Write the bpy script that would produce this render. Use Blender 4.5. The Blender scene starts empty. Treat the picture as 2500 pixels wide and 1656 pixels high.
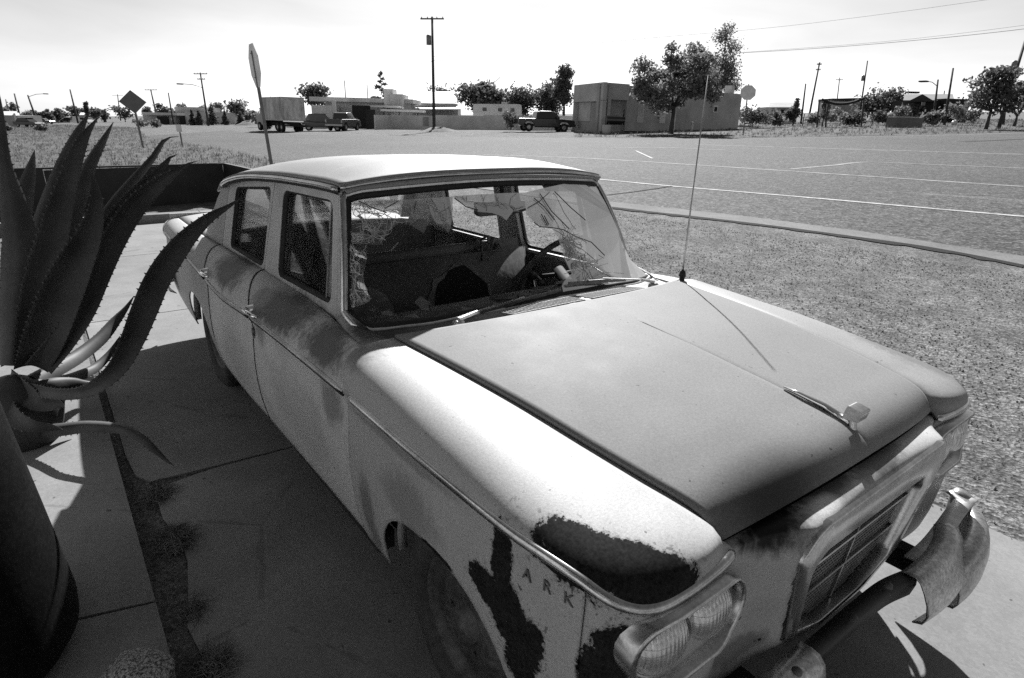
import bpy, bmesh, math, random
import numpy as np
from math import *
from mathutils import Vector, Matrix
random.seed(7); rng=np.random.default_rng(11)
scene=bpy.context.scene
COL=scene.collection

# ------------------------------------------------------------------ camera
CAM=np.array([1.146,-1.529,1.628]); YAW,PITCH,ROLL,FPX=radians(142.432),radians(19.552),radians(-1.495),1488.0
_cy,_sy,_cp,_sp=cos(YAW),sin(YAW),cos(PITCH),sin(PITCH)
_f=np.array([_cy*_cp,_sy*_cp,-_sp]); _r=np.cross(_f,[0,0,1]); _r/=np.linalg.norm(_r); _d=np.cross(_f,_r)
RT=np.array([cos(ROLL)*_r+sin(ROLL)*_d,-sin(ROLL)*_r+cos(ROLL)*_d,_f])
cd=bpy.data.cameras.new('camera'); co=bpy.data.objects.new('camera',cd); COL.objects.link(co)
cd.sensor_width=36; cd.lens=FPX/2500*36; cd.clip_start=.05; cd.clip_end=6000
co.matrix_world=Matrix([[RT[0][i],-RT[1][i],-RT[2][i],CAM[i]] for i in range(3)]+[[0,0,0,1]])
scene.camera=co

# ------------------------------------------------------------------ light
SUN_AZ,SUN_EL=radians(140),radians(35.5)
w=bpy.data.worlds.new('World'); scene.world=w; w.use_nodes=True
nt=w.node_tree; nt.nodes.clear()
out=nt.nodes.new('ShaderNodeOutputWorld'); bg=nt.nodes.new('ShaderNodeBackground')
sky=nt.nodes.new('ShaderNodeTexSky'); sky.sky_type='NISHITA'; sky.sun_disc=False
sky.sun_elevation=SUN_EL; sky.sun_rotation=radians(90)-SUN_AZ; sky.air_density=1.0; sky.dust_density=1.5; sky.altitude=1300
bw=nt.nodes.new('ShaderNodeRGBToBW')
tc=nt.nodes.new('ShaderNodeTexCoord'); mp=nt.nodes.new('ShaderNodeMapping'); mp.inputs['Scale'].default_value=(1.5,1.5,9)
cl=nt.nodes.new('ShaderNodeTexNoise'); cl.inputs['Scale'].default_value=1.6; cl.inputs['Detail'].default_value=5; cl.inputs['Distortion'].default_value=.6
cr=nt.nodes.new('ShaderNodeMapRange'); cr.inputs[1].default_value=.35; cr.inputs[2].default_value=.75; cr.inputs[3].default_value=.92; cr.inputs[4].default_value=1.12
mu=nt.nodes.new('ShaderNodeMath'); mu.operation='MULTIPLY'
L=nt.links.new
L(tc.outputs['Generated'],mp.inputs[0]); L(mp.outputs[0],cl.inputs[0]); L(cl.outputs[0],cr.inputs[0])
L(sky.outputs[0],bw.inputs[0]); L(bw.outputs[0],mu.inputs[0]); L(cr.outputs[0],mu.inputs[1]); L(mu.outputs[0],bg.inputs['Color'])
bg.inputs['Strength'].default_value=.053; L(bg.outputs[0],out.inputs[0])
sd=bpy.data.lights.new('sun','SUN'); sd.energy=5.0; sd.angle=radians(.53); sd.color=(1,1,1)
so=bpy.data.objects.new('sun',sd); COL.objects.link(so)
sdir=Vector((cos(SUN_AZ)*cos(SUN_EL),sin(SUN_AZ)*cos(SUN_EL),sin(SUN_EL)))
so.rotation_euler=sdir.to_track_quat('Z','Y').to_euler(); so.location=(0,0,30)
vs=scene.view_settings; vs.view_transform='Standard'; vs.look='None'; vs.exposure=1.1; vs.gamma=1.0; vs.use_curve_mapping=False
scene.cycles.max_bounces=8; scene.cycles.transparent_max_bounces=16; scene.cycles.use_denoising=False; scene.cycles.sample_clamp_indirect=3.0

# ------------------------------------------------------------------ pixel helpers (2500 px wide photograph)
def ray(x,y): return RT.T@np.array([(x-1250)/FPX,(y-828)/FPX,1.])
def pj(P):
    q=RT@(np.array(P,float)-CAM); return (1250+FPX*q[0]/q[2],828+FPX*q[1]/q[2])
_n=np.cross(ray(0,285),ray(2500,272)); _n/=_n[2]
def hgt(x,y):
    dx,dy=np.asarray(x)+.8,np.asarray(y)-.3; dd=np.hypot(dx,dy); t=np.clip((dd-2.5)/12,0,1); t=t*t*(3-2*t)
    return -(_n[0]*dx+_n[1]*dy)*t
def G(px,py,dz=0.):
    v=ray(px,py); t=.5
    while t<4000:
        p=CAM+v*t
        if p[2]<hgt(p[0],p[1])+dz: break
        t*=1.02
    a,b=t/1.02,t
    for _ in range(34):
        m=(a+b)/2; p=CAM+v*m
        if p[2]<hgt(p[0],p[1])+dz: b=m
        else: a=m
    return CAM+v*a
def U(px,py,x=None,y=None,z=None):
    v=ray(px,py)
    t=((x-CAM[0])/v[0] if x is not None else (y-CAM[1])/v[1] if y is not None else (z-CAM[2])/v[2])
    return CAM+v*t
def DP(px,py,d): return CAM+ray(px,py)*d
def depth(P): return RT[2]@(np.array(P)-CAM)
def c1(x,y): return 1500+x/2.367,1150+y/2.367
def c2(x,y): return 900+x/2.959,1150+y/2.959
def c3(x,y): return 1800+x/3.1357,850+y/3.1357
def c4(x,y): return 1850+x/3.2933,1180+y/3.2933
def c6(x,y): return 800+x/3.0157,780+y/3.0157
def c7(x,y): return 400+x/2.613,380+y/2.613
def c8(x,y): return 800+x/2.785,420+y/2.785
def q4(x,y): return 380+x/2.75,430+y/2.75

# ------------------------------------------------------------------ materials
def newmat(name):
    m=bpy.data.materials.new(name); m.use_nodes=True
    n=m.node_tree; n.nodes.clear()
    o=n.nodes.new('ShaderNodeOutputMaterial'); b=n.nodes.new('ShaderNodeBsdfPrincipled'); n.links.new(b.outputs[0],o.inputs[0])
    return m,n,b
class NB:
    def __init__(s,n): s.n=n; s.co=None
    def coord(s,kind='Object'):
        t=s.n.nodes.new('ShaderNodeTexCoord'); return t.outputs[kind]
    def noise(s,vec,scale,detail=4,rough=.55,dist=0):
        t=s.n.nodes.new('ShaderNodeTexNoise'); t.inputs['Scale'].default_value=scale; t.inputs['Detail'].default_value=detail; t.inputs['Roughness'].default_value=rough; t.inputs['Distortion'].default_value=dist
        s.n.links.new(vec,t.inputs['Vector']); return t.outputs['Fac']
    def voro(s,vec,scale,feat='F1',out='Distance'):
        t=s.n.nodes.new('ShaderNodeTexVoronoi'); t.feature=feat; t.inputs['Scale'].default_value=scale
        s.n.links.new(vec,t.inputs['Vector']); return t.outputs[out]
    def rng(s,v,a,b,c,d,smooth=False):
        t=s.n.nodes.new('ShaderNodeMapRange'); t.clamp=True
        if smooth: t.interpolation_type='SMOOTHSTEP'
        for i,x in enumerate((a,b,c,d)): t.inputs[i+1].default_value=x
        s.n.links.new(v,t.inputs[0]); return t.outputs[0]
    def m(s,op,a,b=None,clamp=False):
        t=s.n.nodes.new('ShaderNodeMath'); t.operation=op; t.use_clamp=clamp
        for i,x in enumerate((a,b)):
            if x is None: continue
            if isinstance(x,(int,float)): t.inputs[i].default_value=x
            else: s.n.links.new(x,t.inputs[i])
        return t.outputs[0]
    def mixv(s,f,a,b):
        t=s.n.nodes.new('ShaderNodeMix'); t.data_type='FLOAT'
        for i,x in zip((0,2,3),(f,a,b)):
            if isinstance(x,(int,float)): t.inputs[i].default_value=x
            else: s.n.links.new(x,t.inputs[i])
        return t.outputs[0]
    def mapping(s,vec,scale=(1,1,1),loc=(0,0,0),rot=(0,0,0)):
        t=s.n.nodes.new('ShaderNodeMapping'); t.inputs['Scale'].default_value=scale; t.inputs['Location'].default_value=loc; t.inputs['Rotation'].default_value=rot
        s.n.links.new(vec,t.inputs[0]); return t.outputs[0]
    def dist(s,vec,c,rad,rot=(0,0,0)):
        a=s.n.nodes.new('ShaderNodeVectorMath'); a.operation='SUBTRACT'; s.n.links.new(vec,a.inputs[0]); a.inputs[1].default_value=tuple(c)
        v=a.outputs[0]
        if any(rot): v=s.mapping(v,rot=rot)
        d=s.n.nodes.new('ShaderNodeVectorMath'); d.operation='DIVIDE'; s.n.links.new(v,d.inputs[0]); d.inputs[1].default_value=tuple(rad)
        l=s.n.nodes.new('ShaderNodeVectorMath'); l.operation='LENGTH'; s.n.links.new(d.outputs[0],l.inputs[0]); return l.outputs['Value']
    def bump(s,h,bsdf,strength=.3,dist=.01):
        t=s.n.nodes.new('ShaderNodeBump'); t.inputs['Strength'].default_value=strength; t.inputs['Distance'].default_value=dist
        s.n.links.new(h,t.inputs['Height']); s.n.links.new(t.outputs[0],bsdf.inputs['Normal'])
    def link(s,v,sock):
        s.n.links.new(v,sock)
def M(name,base,rough=.6,var=.2,scale=3.,fine=0,fscale=80,metal=0.,bump=0.,bscale=60,bdist=.004,spec=.5,coord='Object',stretch=(1,1,1),coat=0.):
    m,n,b=newmat(name); B=NB(n); v=B.coord(coord)
    if stretch!=(1,1,1): v=B.mapping(v,scale=stretch)
    f=B.rng(B.noise(v,scale,5),.3,.7,1-var,1+var)
    if fine: f=B.m('MULTIPLY',f,B.rng(B.noise(v,fscale,3,.7),.3,.7,1-fine,1+fine))
    c=B.m('MULTIPLY',f,base); B.link(c,b.inputs['Base Color'])
    b.inputs['Roughness'].default_value=rough; b.inputs['Metallic'].default_value=metal; b.inputs['Specular IOR Level'].default_value=spec
    b.inputs['Coat Weight'].default_value=coat
    if bump: B.bump(B.noise(v,bscale,4,.6),b,bump,bdist)
    return m
def matglass(name,tint=.9,gloss=.12,dust=.05,dcol=.5,nscale=6.,rough=.02):
    m=bpy.data.materials.new(name); m.use_nodes=True; n=m.node_tree; n.nodes.clear(); B=NB(n)
    o=n.nodes.new('ShaderNodeOutputMaterial'); tr=n.nodes.new('ShaderNodeBsdfTransparent'); gl=n.nodes.new('ShaderNodeBsdfGlossy'); df=n.nodes.new('ShaderNodeBsdfDiffuse')
    tr.inputs[0].default_value=(tint,)*3+(1,); gl.inputs['Roughness'].default_value=rough; gl.inputs[0].default_value=(1,1,1,1); df.inputs[0].default_value=(dcol,)*3+(1,)
    fr=n.nodes.new('ShaderNodeLayerWeight'); fr.inputs[0].default_value=.35
    gf=B.rng(fr.outputs['Fresnel'],0,1,gloss*.5,min(1,gloss+.65))
    m1=n.nodes.new('ShaderNodeMixShader'); m2=n.nodes.new('ShaderNodeMixShader')
    n.links.new(gf,m1.inputs[0]); n.links.new(tr.outputs[0],m1.inputs[1]); n.links.new(gl.outputs[0],m1.inputs[2])
    v=B.coord(); d=B.m('MULTIPLY',B.rng(B.noise(v,nscale,5,.6),.35,.75,.35,1.8),dust,True)
    n.links.new(d,m2.inputs[0]); n.links.new(m1.outputs[0],m2.inputs[1]); n.links.new(df.outputs[0],m2.inputs[2]); n.links.new(m2.outputs[0],o.inputs[0])
    return m

# ------------------------------------------------------------------ object helpers
def link(o,parent=None,label=None,cat=None,group=None,kind=None):
    COL.objects.link(o)
    if parent: o.parent=parent
    if label: o['label']=label
    if cat: o['category']=cat
    if group: o['group']=group
    if kind: o['kind']=kind
    return o
def thing(name,label,cat,loc=(0,0,0),rz=0,group=None):
    o=bpy.data.objects.new(name,None); o.empty_display_size=.2; o.location=loc; o.rotation_euler=(0,0,rz)
    return link(o,None,label,cat,group)
def mk(name,V,Fc,mat,parent=None,smooth=True,auto=None,**k):
    me=bpy.data.meshes.new(name); me.from_pydata([tuple(map(float,v)) for v in V],[],[tuple(f) for f in Fc]); 
    if mat: me.materials.append(mat)
    me.polygons.foreach_set('use_smooth',[smooth]*len(me.polygons)); me.update()
    o=bpy.data.objects.new(name,me); link(o,parent,**k)
    if auto: 
        try: me.set_sharp_from_angle(angle=radians(auto))
        except Exception: pass
    return o
class MB:
    def __init__(s): s.V=[]; s.F=[]
    def add(s,V,F):
        o=len(s.V); s.V+= [tuple(map(float,v)) for v in V]; s.F+=[tuple(i+o for i in f) for f in F]; return s
    def box(s,c,sz,rot=None):
        hx,hy,hz=[a/2 for a in sz]; V=[(x,y,z) for x in(-hx,hx) for y in(-hy,hy) for z in(-hz,hz)]
        if rot is not None: V=[tuple(rot@Vector(v)) for v in V]
        V=[(v[0]+c[0],v[1]+c[1],v[2]+c[2]) for v in V]
        return s.add(V,[(0,1,3,2),(4,6,7,5),(0,4,5,1),(2,3,7,6),(0,2,6,4),(1,5,7,3)])
    def bar(s,a,b,w,h=None,up=(0,0,1)):
        a,b=Vector(a),Vector(b); h=h or w; d=(b-a); L_=d.length
        if L_<1e-6: return s
        d/=L_; u=Vector(up); 
        if abs(d.dot(u))>.98: u=Vector((1,0,0))
        sx=d.cross(u).normalized(); sz=sx.cross(d).normalized()
        V=[p+sx*(i*w/2)+sz*(j*h/2) for p in(a,b) for i in(-1,1) for j in(-1,1)]
        return s.add(V,[(0,1,3,2),(4,6,7,5),(0,4,5,1),(2,3,7,6),(0,2,6,4),(1,5,7,3)])
    def tube(s,P,r,n=8,cap=True):
        P=[Vector(p) for p in P]; rs=r if hasattr(r,'__len__') else [r]*len(P); V=[];F=[]
        t0=(P[1]-P[0]).normalized(); u=Vector((0,0,1)) if abs(t0.z)<.9 else Vector((1,0,0)); u=(u-t0*u.dot(t0)).normalized()
        for i,p in enumerate(P):
            t=(P[min(i+1,len(P)-1)]-P[max(i-1,0)]).normalized(); u=(u-t*u.dot(t)).normalized(); v=t.cross(u)
            for k in range(n): a=2*pi*k/n; V.append(p+(u*cos(a)+v*sin(a))*rs[i])
        for i in range(len(P)-1):
            for k in range(n): F.append((i*n+k,i*n+(k+1)%n,(i+1)*n+(k+1)%n,(i+1)*n+k))
        if cap: F.append(tuple(range(n-1,-1,-1))); F.append(tuple((len(P)-1)*n+k for k in range(n)))
        return s.add(V,F)
    def lathe(s,prof,axis='z',c=(0,0,0),n=24):
        V=[];F=[]
        for r,h in prof:
            for k in range(n):
                a=2*pi*k/n; p=(r*cos(a),r*sin(a),h)
                if axis=='y': p=(p[0],p[2],p[1])
                if axis=='x': p=(p[2],p[0],p[1])
                V.append((p[0]+c[0],p[1]+c[1],p[2]+c[2]))
        for i in range(len(prof)-1):
            for k in range(n): F.append((i*n+k,i*n+(k+1)%n,(i+1)*n+(k+1)%n,(i+1)*n+k))
        return s.add(V,F)
    def prism(s,poly,d0,d1,fn):
        n=len(poly); V=[fn(p,d0) for p in poly]+[fn(p,d1) for p in poly]
        F=[tuple(range(n)),tuple(range(2*n-1,n-1,-1))]+[(i,i+n,(i+1)%n+n,(i+1)%n) for i in range(n)]
        return s.add(V,F)
    def build(s,name,mat,parent=None,smooth=False,auto=None,**k): return mk(name,s.V,s.F,mat,parent,smooth,auto,**k)
def cr_spline(P,n):
    P=np.array(P,float); d=np.r_[0,np.cumsum(np.linalg.norm(np.diff(P,axis=0),axis=1))]
    return interp(d/d[-1],P,np.linspace(0,1,n))
def interp(t,P,q):
    """monotone-ish cubic (Catmull-Rom, non uniform) through P at params t"""
    t=np.asarray(t,float); P=np.asarray(P,float); 
    if P.ndim==1: P=P[:,None]; flat=True
    else: flat=False
    m=np.zeros_like(P); h=np.diff(t); dl=np.diff(P,axis=0)/h[:,None]
    m[1:-1]=(dl[:-1]*h[1:,None]+dl[1:]*h[:-1,None])/(h[1:]+h[:-1])[:,None]; m[0]=dl[0]; m[-1]=dl[-1]
    q=np.clip(np.asarray(q,float),t[0],t[-1]); i=np.clip(np.searchsorted(t,q,side='right')-1,0,len(t)-2); hh=h[i]; s=((q-t[i])/hh)[:,None]; hh=hh[:,None]
    r=(2*s**3-3*s**2+1)*P[i]+(s**3-2*s**2+s)*hh*m[i]+(-2*s**3+3*s**2)*P[i+1]+(s**3-s**2)*hh*m[i+1]
    return r[:,0] if flat else r
def grid(name,A,mat,parent=None,thick=0.,smooth=True,flip=False,**k):
    A=np.asarray(A,float); n,m=A.shape[:2]; V=A.reshape(-1,3)
    F=[(i*m+j,i*m+j+1,(i+1)*m+j+1,(i+1)*m+j) for i in range(n-1) for j in range(m-1)]
    if flip: F=[f[::-1] for f in F]
    o=mk(name,V,F,mat,parent,smooth,**k)
    if thick:
        md=o.modifiers.new('s','SOLIDIFY'); md.thickness=thick; md.offset=-1
    return o
def mirror(A): A=np.array(A,float); A[...,1]*=-1; return A
def polyfill(outer,holes,fn,dens=None):
    """triangulated polygon with holes -> (V,F) mapped by fn(a,b)"""
    bm=bmesh.new(); edges=[]
    for lp in [outer]+holes:
        vs=[bm.verts.new((p[0],p[1],0)) for p in lp]
        for i in range(len(vs)): edges.append(bm.edges.new((vs[i],vs[(i+1)%len(vs)])))
    bmesh.ops.triangle_fill(bm,use_beauty=True,use_dissolve=False,edges=edges)
    bm.verts.index_update(); V=[fn(v.co.x,v.co.y) for v in bm.verts]; F=[tuple(v.index for v in f.verts) for f in bm.faces]; bm.free(); return V,F
def rounded(poly,r,n=5):
    out=[]; N=len(poly); rr=r if hasattr(r,'__len__') else [r]*N
    for i in range(N):
        p=np.array(poly[i],float); a=np.array(poly[i-1],float)-p; b=np.array(poly[(i+1)%N],float)-p
        la,lb=np.linalg.norm(a),np.linalg.norm(b); q=min(rr[i],la*.45,lb*.45)
        A=p+a/la*q; C=p+b/lb*q
        for k in range(n+1):
            s=k/n; out.append(tuple((1-s)**2*A+2*s*(1-s)*p+s*s*C))
    return out
def copytree(o,parent=None):
    c=o.copy(); COL.objects.link(c); c.parent=parent
    for ch in list(o.children): copytree(ch,c)
    return c
# ================================================================== CAR (car frame = world, x forward, y to its left)
def paint(name,light=.40,dark=.20,mott=.5,rust=[],smear=[],rough=.50,spec=.22,wa=1.5):
    m,n,b=newmat(name); B=NB(n); v=B.coord()
    big=B.noise(B.mapping(v,scale=(1,1,1.6)),3.2,5,.6,.4)
    f=B.rng(big,.46,.66,0,mott,True)
    fine=B.noise(v,160,3,.7)
    tone=B.mixv(f,light,dark)
    # soft smears: burnished paint, a darker hood front, shade tone on the cowl
    wob=B.noise(v,9,5,.65,.3); st=B.noise(B.mapping(v,scale=(14,14,3)),4,4,.6)
    for c,rad,col,amt in smear:
        d=B.m('ADD',B.dist(v,c,rad),B.m('MULTIPLY',B.m('SUBTRACT',B.m('ADD',B.m('MULTIPLY',wob,.6),B.m('MULTIPLY',st,.4)),.5),wa))
        tone=B.mixv(B.m('MULTIPLY',B.rng(d,.45 if wa>1 else .1,1.05,1,0,True),amt),tone,col)
    gr2=B.noise(v,420,2,.6); tone=B.m('MULTIPLY',tone,B.m('MULTIPLY',B.rng(fine,.3,.7,.86,1.14),B.rng(gr2,.3,.7,.86,1.14)))
    # little scratches and chips
    ch=B.noise(v,55,2,.5); chm=B.rng(ch,.735,.75,0,.8)
    tone=B.mixv(chm,tone,.07)
    sc=B.noise(B.mapping(v,scale=(9,9,1.2),rot=(0,.3,.2)),14,2,.5); tone=B.mixv(B.rng(sc,.715,.75,0,.35),tone,.13)
    # bare rusted patches with ragged hard edges
    e0=B.noise(v,13,4,.6,.5); e1=B.noise(v,30,6,.75,.6); e2=B.noise(v,130,3,.7); ru=None; rim_=None; e3=B.noise(v,75,4,.6)
    for c,rad,rot in rust:
        d=B.dist(v,c,rad,rot)
        d=B.m('ADD',d,B.m('ADD',B.m('ADD',B.m('MULTIPLY',B.m('SUBTRACT',e1,.5),.8),B.m('MULTIPLY',B.m('SUBTRACT',e0,.5),.8)),B.m('MULTIPLY',B.m('SUBTRACT',e2,.5),.5)))
        rg=B.m('MULTIPLY',B.rng(d,1.0,1.13,1,0),.55); rim_=rg if rim_ is None else B.m('MAXIMUM',rim_,rg)
        spk=B.m('MULTIPLY',B.rng(d,1.0,1.75,.9,0),B.rng(e3,.60,.64,0,1)); rim_=B.m('MAXIMUM',rim_,spk)
        k=B.rng(d,.95,1.0,1,0); ru=k if ru is None else B.m('MAXIMUM',ru,k)
    rgh=B.rng(B.noise(v,6,4),.3,.7,rough-.02,rough+.05)
    if ru is not None:
        tone=B.mixv(rim_,tone,.07); tone=B.mixv(ru,tone,B.rng(B.m('ADD',B.m('MULTIPLY',e2,.6),B.m('MULTIPLY',e1,.4)),.38,.62,.007,.030)); rgh=B.mixv(ru,rgh,.72)
    B.link(B.m('MULTIPLY',tone,.95),b.inputs['Base Color']); B.link(rgh,b.inputs['Roughness']); b.inputs['Specular IOR Level'].default_value=spec
    if ru is not None: B.link(B.rng(ru,0,1,spec,.05),b.inputs['Specular IOR Level'])
    h=B.m('ADD',B.m('MULTIPLY',fine,.25),B.noise(v,2.2,2))
    B.bump(h,b,.12,.01)
    return m
CH=M('dull_chrome',.50,rough=.27,var=.25,scale=9,metal=1.,fine=.2,fscale=120,bump=.15,bscale=25,bdist=.002)
CH2=M('bright_chrome',.85,rough=.12,var=.12,scale=7,metal=1.,bump=.08,bscale=12,bdist=.003)
CHP=M('pitted_bumper_chrome',.42,rough=.36,var=.35,scale=7,metal=.8,fine=.4,fscale=90,bump=.2,bscale=30,bdist=.002)
CHT=M('tarnished_trim',.42,rough=.4,var=.4,scale=5,metal=.8)
RUB=M('black_rubber',.012,rough=.75,var=.3,scale=20)
TYRE=M('dusty_tyre_rubber',.045,rough=.85,var=.45,scale=7,fine=.3,fscale=60,bump=.4,bscale=30,bdist=.004)
RIM=M('rusty_wheel_steel',.07,rough=.6,var=.7,scale=9,fine=.4,fscale=40,metal=.2,bump=.3,bscale=30)
INT=M('faded_seat_vinyl',.13,rough=.6,var=.3,scale=4,fine=.15,fscale=70,bump=.3,bscale=14,bdist=.01)
INT2=M('pale_seat_cloth',.22,rough=.9,var=.35,scale=8,fine=.3,fscale=90,bump=.5,bscale=40)
INTD=M('black_interior',.008,rough=.8,var=.3,scale=5)
DASH=M('cracked_dash_pad',.06,rough=.7,var=.6,scale=14,fine=.3,fscale=40,bump=.6,bscale=22,bdist=.01)
LINER=M('grey_headliner',.20,rough=.9,var=.2,scale=4)
GLS=matglass('dusty_side_glass',.62,.14,.05,.3,5)
GLR=matglass('clear_rear_glass',.92,.08,.03,.4,5)
GLW=matglass('dusty_windshield_glass',.92,.05,.15,.62,4)
GLC=matglass('crazed_windshield_glass',.90,.06,.05,.5,26)
CRK=M('crack_edges_in_glass',.45,rough=.3,var=.3,scale=30)
CRKD=M('dark_crack_edges',.05,rough=.3,var=.3,scale=30)
UND=M('dark_underbody',.012,rough=.9,var=.4,scale=6)

# patches read off the photograph
def Uy(p,y): return tuple(U(*p,y=y))
rustF=[((.545,-.785,.845),(.170,.060,.07),(0,0,-.52)),((.595,-.735,.83),(.075,.055,.06),(0,0,-.9)),((.46,-.825,.86),(.10,.040,.06),(0,0,-.35)),
       ((.290,-.88,.755),(.034,.09,.10),(0,0,0)),((.26,-.88,.64),(.085,.09,.042),(0,-.3,0)),((.32,-.87,.625),(.065,.09,.085),(0,.35,0)),((.37,-.86,.55),(.05,.09,.11),(0,-.35,0)),
       ((.585,-.84,.70),(.06,.07,.055),(0,0,0)),((.555,-.85,.63),(.05,.07,.08),(0,0,0)),((.50,-.86,.815),(.10,.04,.013),(0,0,0)),((.03,-.88,.60),(.08,.09,.012),(0,0,0))]
smF=[((-.12,-.88,.66),(.20,.12,.10),.17,.6),((-.40,-.87,.45),(.07,.1,.2),.11,.7),((-.50,-.80,.93),(.12,.12,.05),.15,.8),((-.2,-.88,.80),(.4,.06,.025),.14,.5)]
P_FEN=paint('sun_faded_fender_paint',.40,.33,.3,rustF,smF)  # one body paint toned per panel: shaded sides lighter, sunlit hood and roof darker
P_FEL=paint('sun_faded_far_fender_paint',.28,.18,.4,[((.60,.80,.83),(.05,.05,.03),(0,0,0))],[((.4,.82,.88),(.35,.12,.06),.14,.8)])
P_HOOD=paint('faded_hood_paint_sun_toned',.225,.195,.25,[],[((.585,-.37,.85),(.12,.26,.2),.015,.85),((.50,-.34,.88),(.14,.20,.2),.12,.35),((.2,-.3,.93),(.2,.14,.2),.18,.4)],rough=.62,spec=.08,wa=.35)  # soft smears darken the hood towards its front right corner
P_ROOF=paint('faded_roof_paint_sun_toned',.28,.21,.35,[],[((-1.6,-.55,1.39),(.7,.14,.1),.18,.6)],rough=.55,spec=.16)
P_DOOR=paint('worn_door_paint_shade_toned',.54,.36,.45,[((-1.536,-.89,.734),(.012,.05,.03),(0,0,0))],
   [((-2.10,-.83,.89),(.30,.2,.10),.075,.95),((-1.25,-.83,.89),(.36,.2,.095),.08,.95),((-.74,-.83,.90),(.24,.2,.085),.08,.95),((-.66,-.88,.74),(.12,.1,.10),.12,.7),((-1.45,-.88,.80),(.10,.1,.12),.15,.7),((-1.5,-.85,.9),(.12,.1,.05),.22,.8),((-1.0,-.88,.55),(.4,.1,.18),.33,.5),((-1.9,-.88,.5),(.4,.1,.2),.33,.5),((-1.5,-.75,1.1),(.06,.15,.2),.12,.6)])
P_COWL=paint('worn_cowl_paint_shade_dark',.30,.18,.4,[],[((-.66,-.70,.97),(.16,.16,.08),.045,.95),((-.58,-.5,.98),(.14,.2,.08),.08,.8)])  # near-black smears paint in the shade at the windshield foot
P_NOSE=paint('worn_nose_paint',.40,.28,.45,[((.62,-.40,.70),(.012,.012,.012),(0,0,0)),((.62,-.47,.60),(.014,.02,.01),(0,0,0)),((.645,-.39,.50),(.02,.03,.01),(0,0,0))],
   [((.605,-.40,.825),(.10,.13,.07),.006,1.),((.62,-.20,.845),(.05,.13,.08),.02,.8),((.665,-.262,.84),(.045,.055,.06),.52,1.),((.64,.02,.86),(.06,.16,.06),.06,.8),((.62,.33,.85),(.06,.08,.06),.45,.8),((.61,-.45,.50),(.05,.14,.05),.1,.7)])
P_QTR=paint('worn_quarter_paint',.40,.28,.3,[],[((-3.2,-.8,.85),(.4,.2,.1),.3,.5)])

car=thing('sedan','faded old four-door sedan with a shattered windshield, parked beside the spiky agave','car')

def zt(x): return interp([-4.2,-3.0,-2.56,-2.1,-1.6,-.5,0,.31,.5,.62],[.80,.815,.80,.775,.805,.835,.840,.838,.835,.81],np.atleast_1d(x))
def yt(x): return interp([-4.2,-3.6,-2.9,-2.,-.5,.05,.3,.62],[.83,.865,.892,.90,.895,.895,.885,.80],np.atleast_1d(x))
def zbelt(x): return interp([-4.2,-3.2,-2.5,-1.5,-1.0,-.8,-.538],[.885,.905,.922,.935,.935,.943,.957],np.atleast_1d(x))
def ybelt(x): return interp([-4.2,-3.2,-2.5,-1.0,-.8,-.538],[.72,.745,.750,.750,.775,.811],np.atleast_1d(x))
def arch(x,cx,r=.335,top=.60,base=.29):
    d=abs((x-cx)/r)
    return base if d>=1 else base+(top-base)*(1-d**2.6)**.5
LOW=[(0,0),(-.010,-.022),(-.012,-.05),(-.006,-.13),(-.002,-.22),(-.004,-.30),(-.014,-.40),(-.035,-.50),(-.055,-.56)]
LOWz=np.array([-a[1] for a in LOW]); LOWo=np.array([a[0] for a in LOW])
def lower(P,N,zb,nz=16):
    """profile below the crease point P (outward plan normal N) down to zb"""
    zz=np.linspace(P[2]-.004,zb,nz); o=np.interp(P[2]-zz,LOWz,LOWo)
    return np.stack([P[0]+N[0]*o,P[1]+N[1]*o,zz],1)
def bez(a,b,c,d,n):
    t=np.linspace(0,1,n)[:,None]; a,b,c,d=[np.array(q,float) for q in (a,b,c,d)]
    return (1-t)**3*a+3*(1-t)**2*t*b+3*(1-t)*t*t*c+t**3*d
def strip(path,N,w,h,name,mat,parent,label=None,lift=.004,taper=True):
    """half-round moulding following path with outward normals N"""
    path=np.array(path,float); N=np.array(N,float); n=len(path); A=[]
    for i in range(n):
        t=path[min(i+1,n-1)]-path[max(i-1,0)]; t/=np.linalg.norm(t)+1e-9; u=np.cross(t,N[i]); u/=np.linalg.norm(u)+1e-9
        k=1. if not taper else min(1.,.35+min(i,n-1-i)/3.)
        row=[]
        for a in np.linspace(0,pi,7): row.append(path[i]+u*(cos(a)*w/2*k)+N[i]*(lift+sin(a)*h*k-.003))
        row=[path[i]+u*w/2*k-N[i]*.01]+row+[path[i]-u*w/2*k-N[i]*.01]; A.append(row)
    return grid(name,A,mat,parent,label=label)
# ---- front fender crease path (right side, y<0)
CRE=np.array([(-.508,-.894,.834),(-.25,-.896,.838),(.05,-.896,.840),(.3,-.886,.838),(.42,-.873,.838),(.50,-.857,.832),(.555,-.836,.815),(.590,-.803,.801),(.610,-.760,.798),(.617,-.700,.800),(.617,-.630,.803),(.613,-.570,.806),(.605,-.527,.808)])
SEAM=np.array([(-.554,-.702,.957),(-.25,-.668,.946),(.02,-.637,.930),(.25,-.607,.905),(.35,-.592,.893),(.42,-.579,.883),(.47,-.569,.876),(.505,-.561,.868),(.53,-.555,.858),(.545,-.550,.846),(.556,-.546,.833),(.562,-.543,.824),(.566,-.541,.818)])
K=len(CRE); kk=np.arange(K); fineK=np.unique(np.r_[np.linspace(0,3,70),np.linspace(3,K-1,60)])
CREf=interp(kk,CRE,fineK); SEAMf=interp(kk,SEAM,fineK)
def plan_normals(C):
    t=np.gradient(C[:,:2],axis=0); t/=np.linalg.norm(t,axis=1)[:,None]; return np.c_[t[:,1],-t[:,0],np.zeros(len(C))]
NF=plan_normals(CREf)     # outward for the right side
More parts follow.
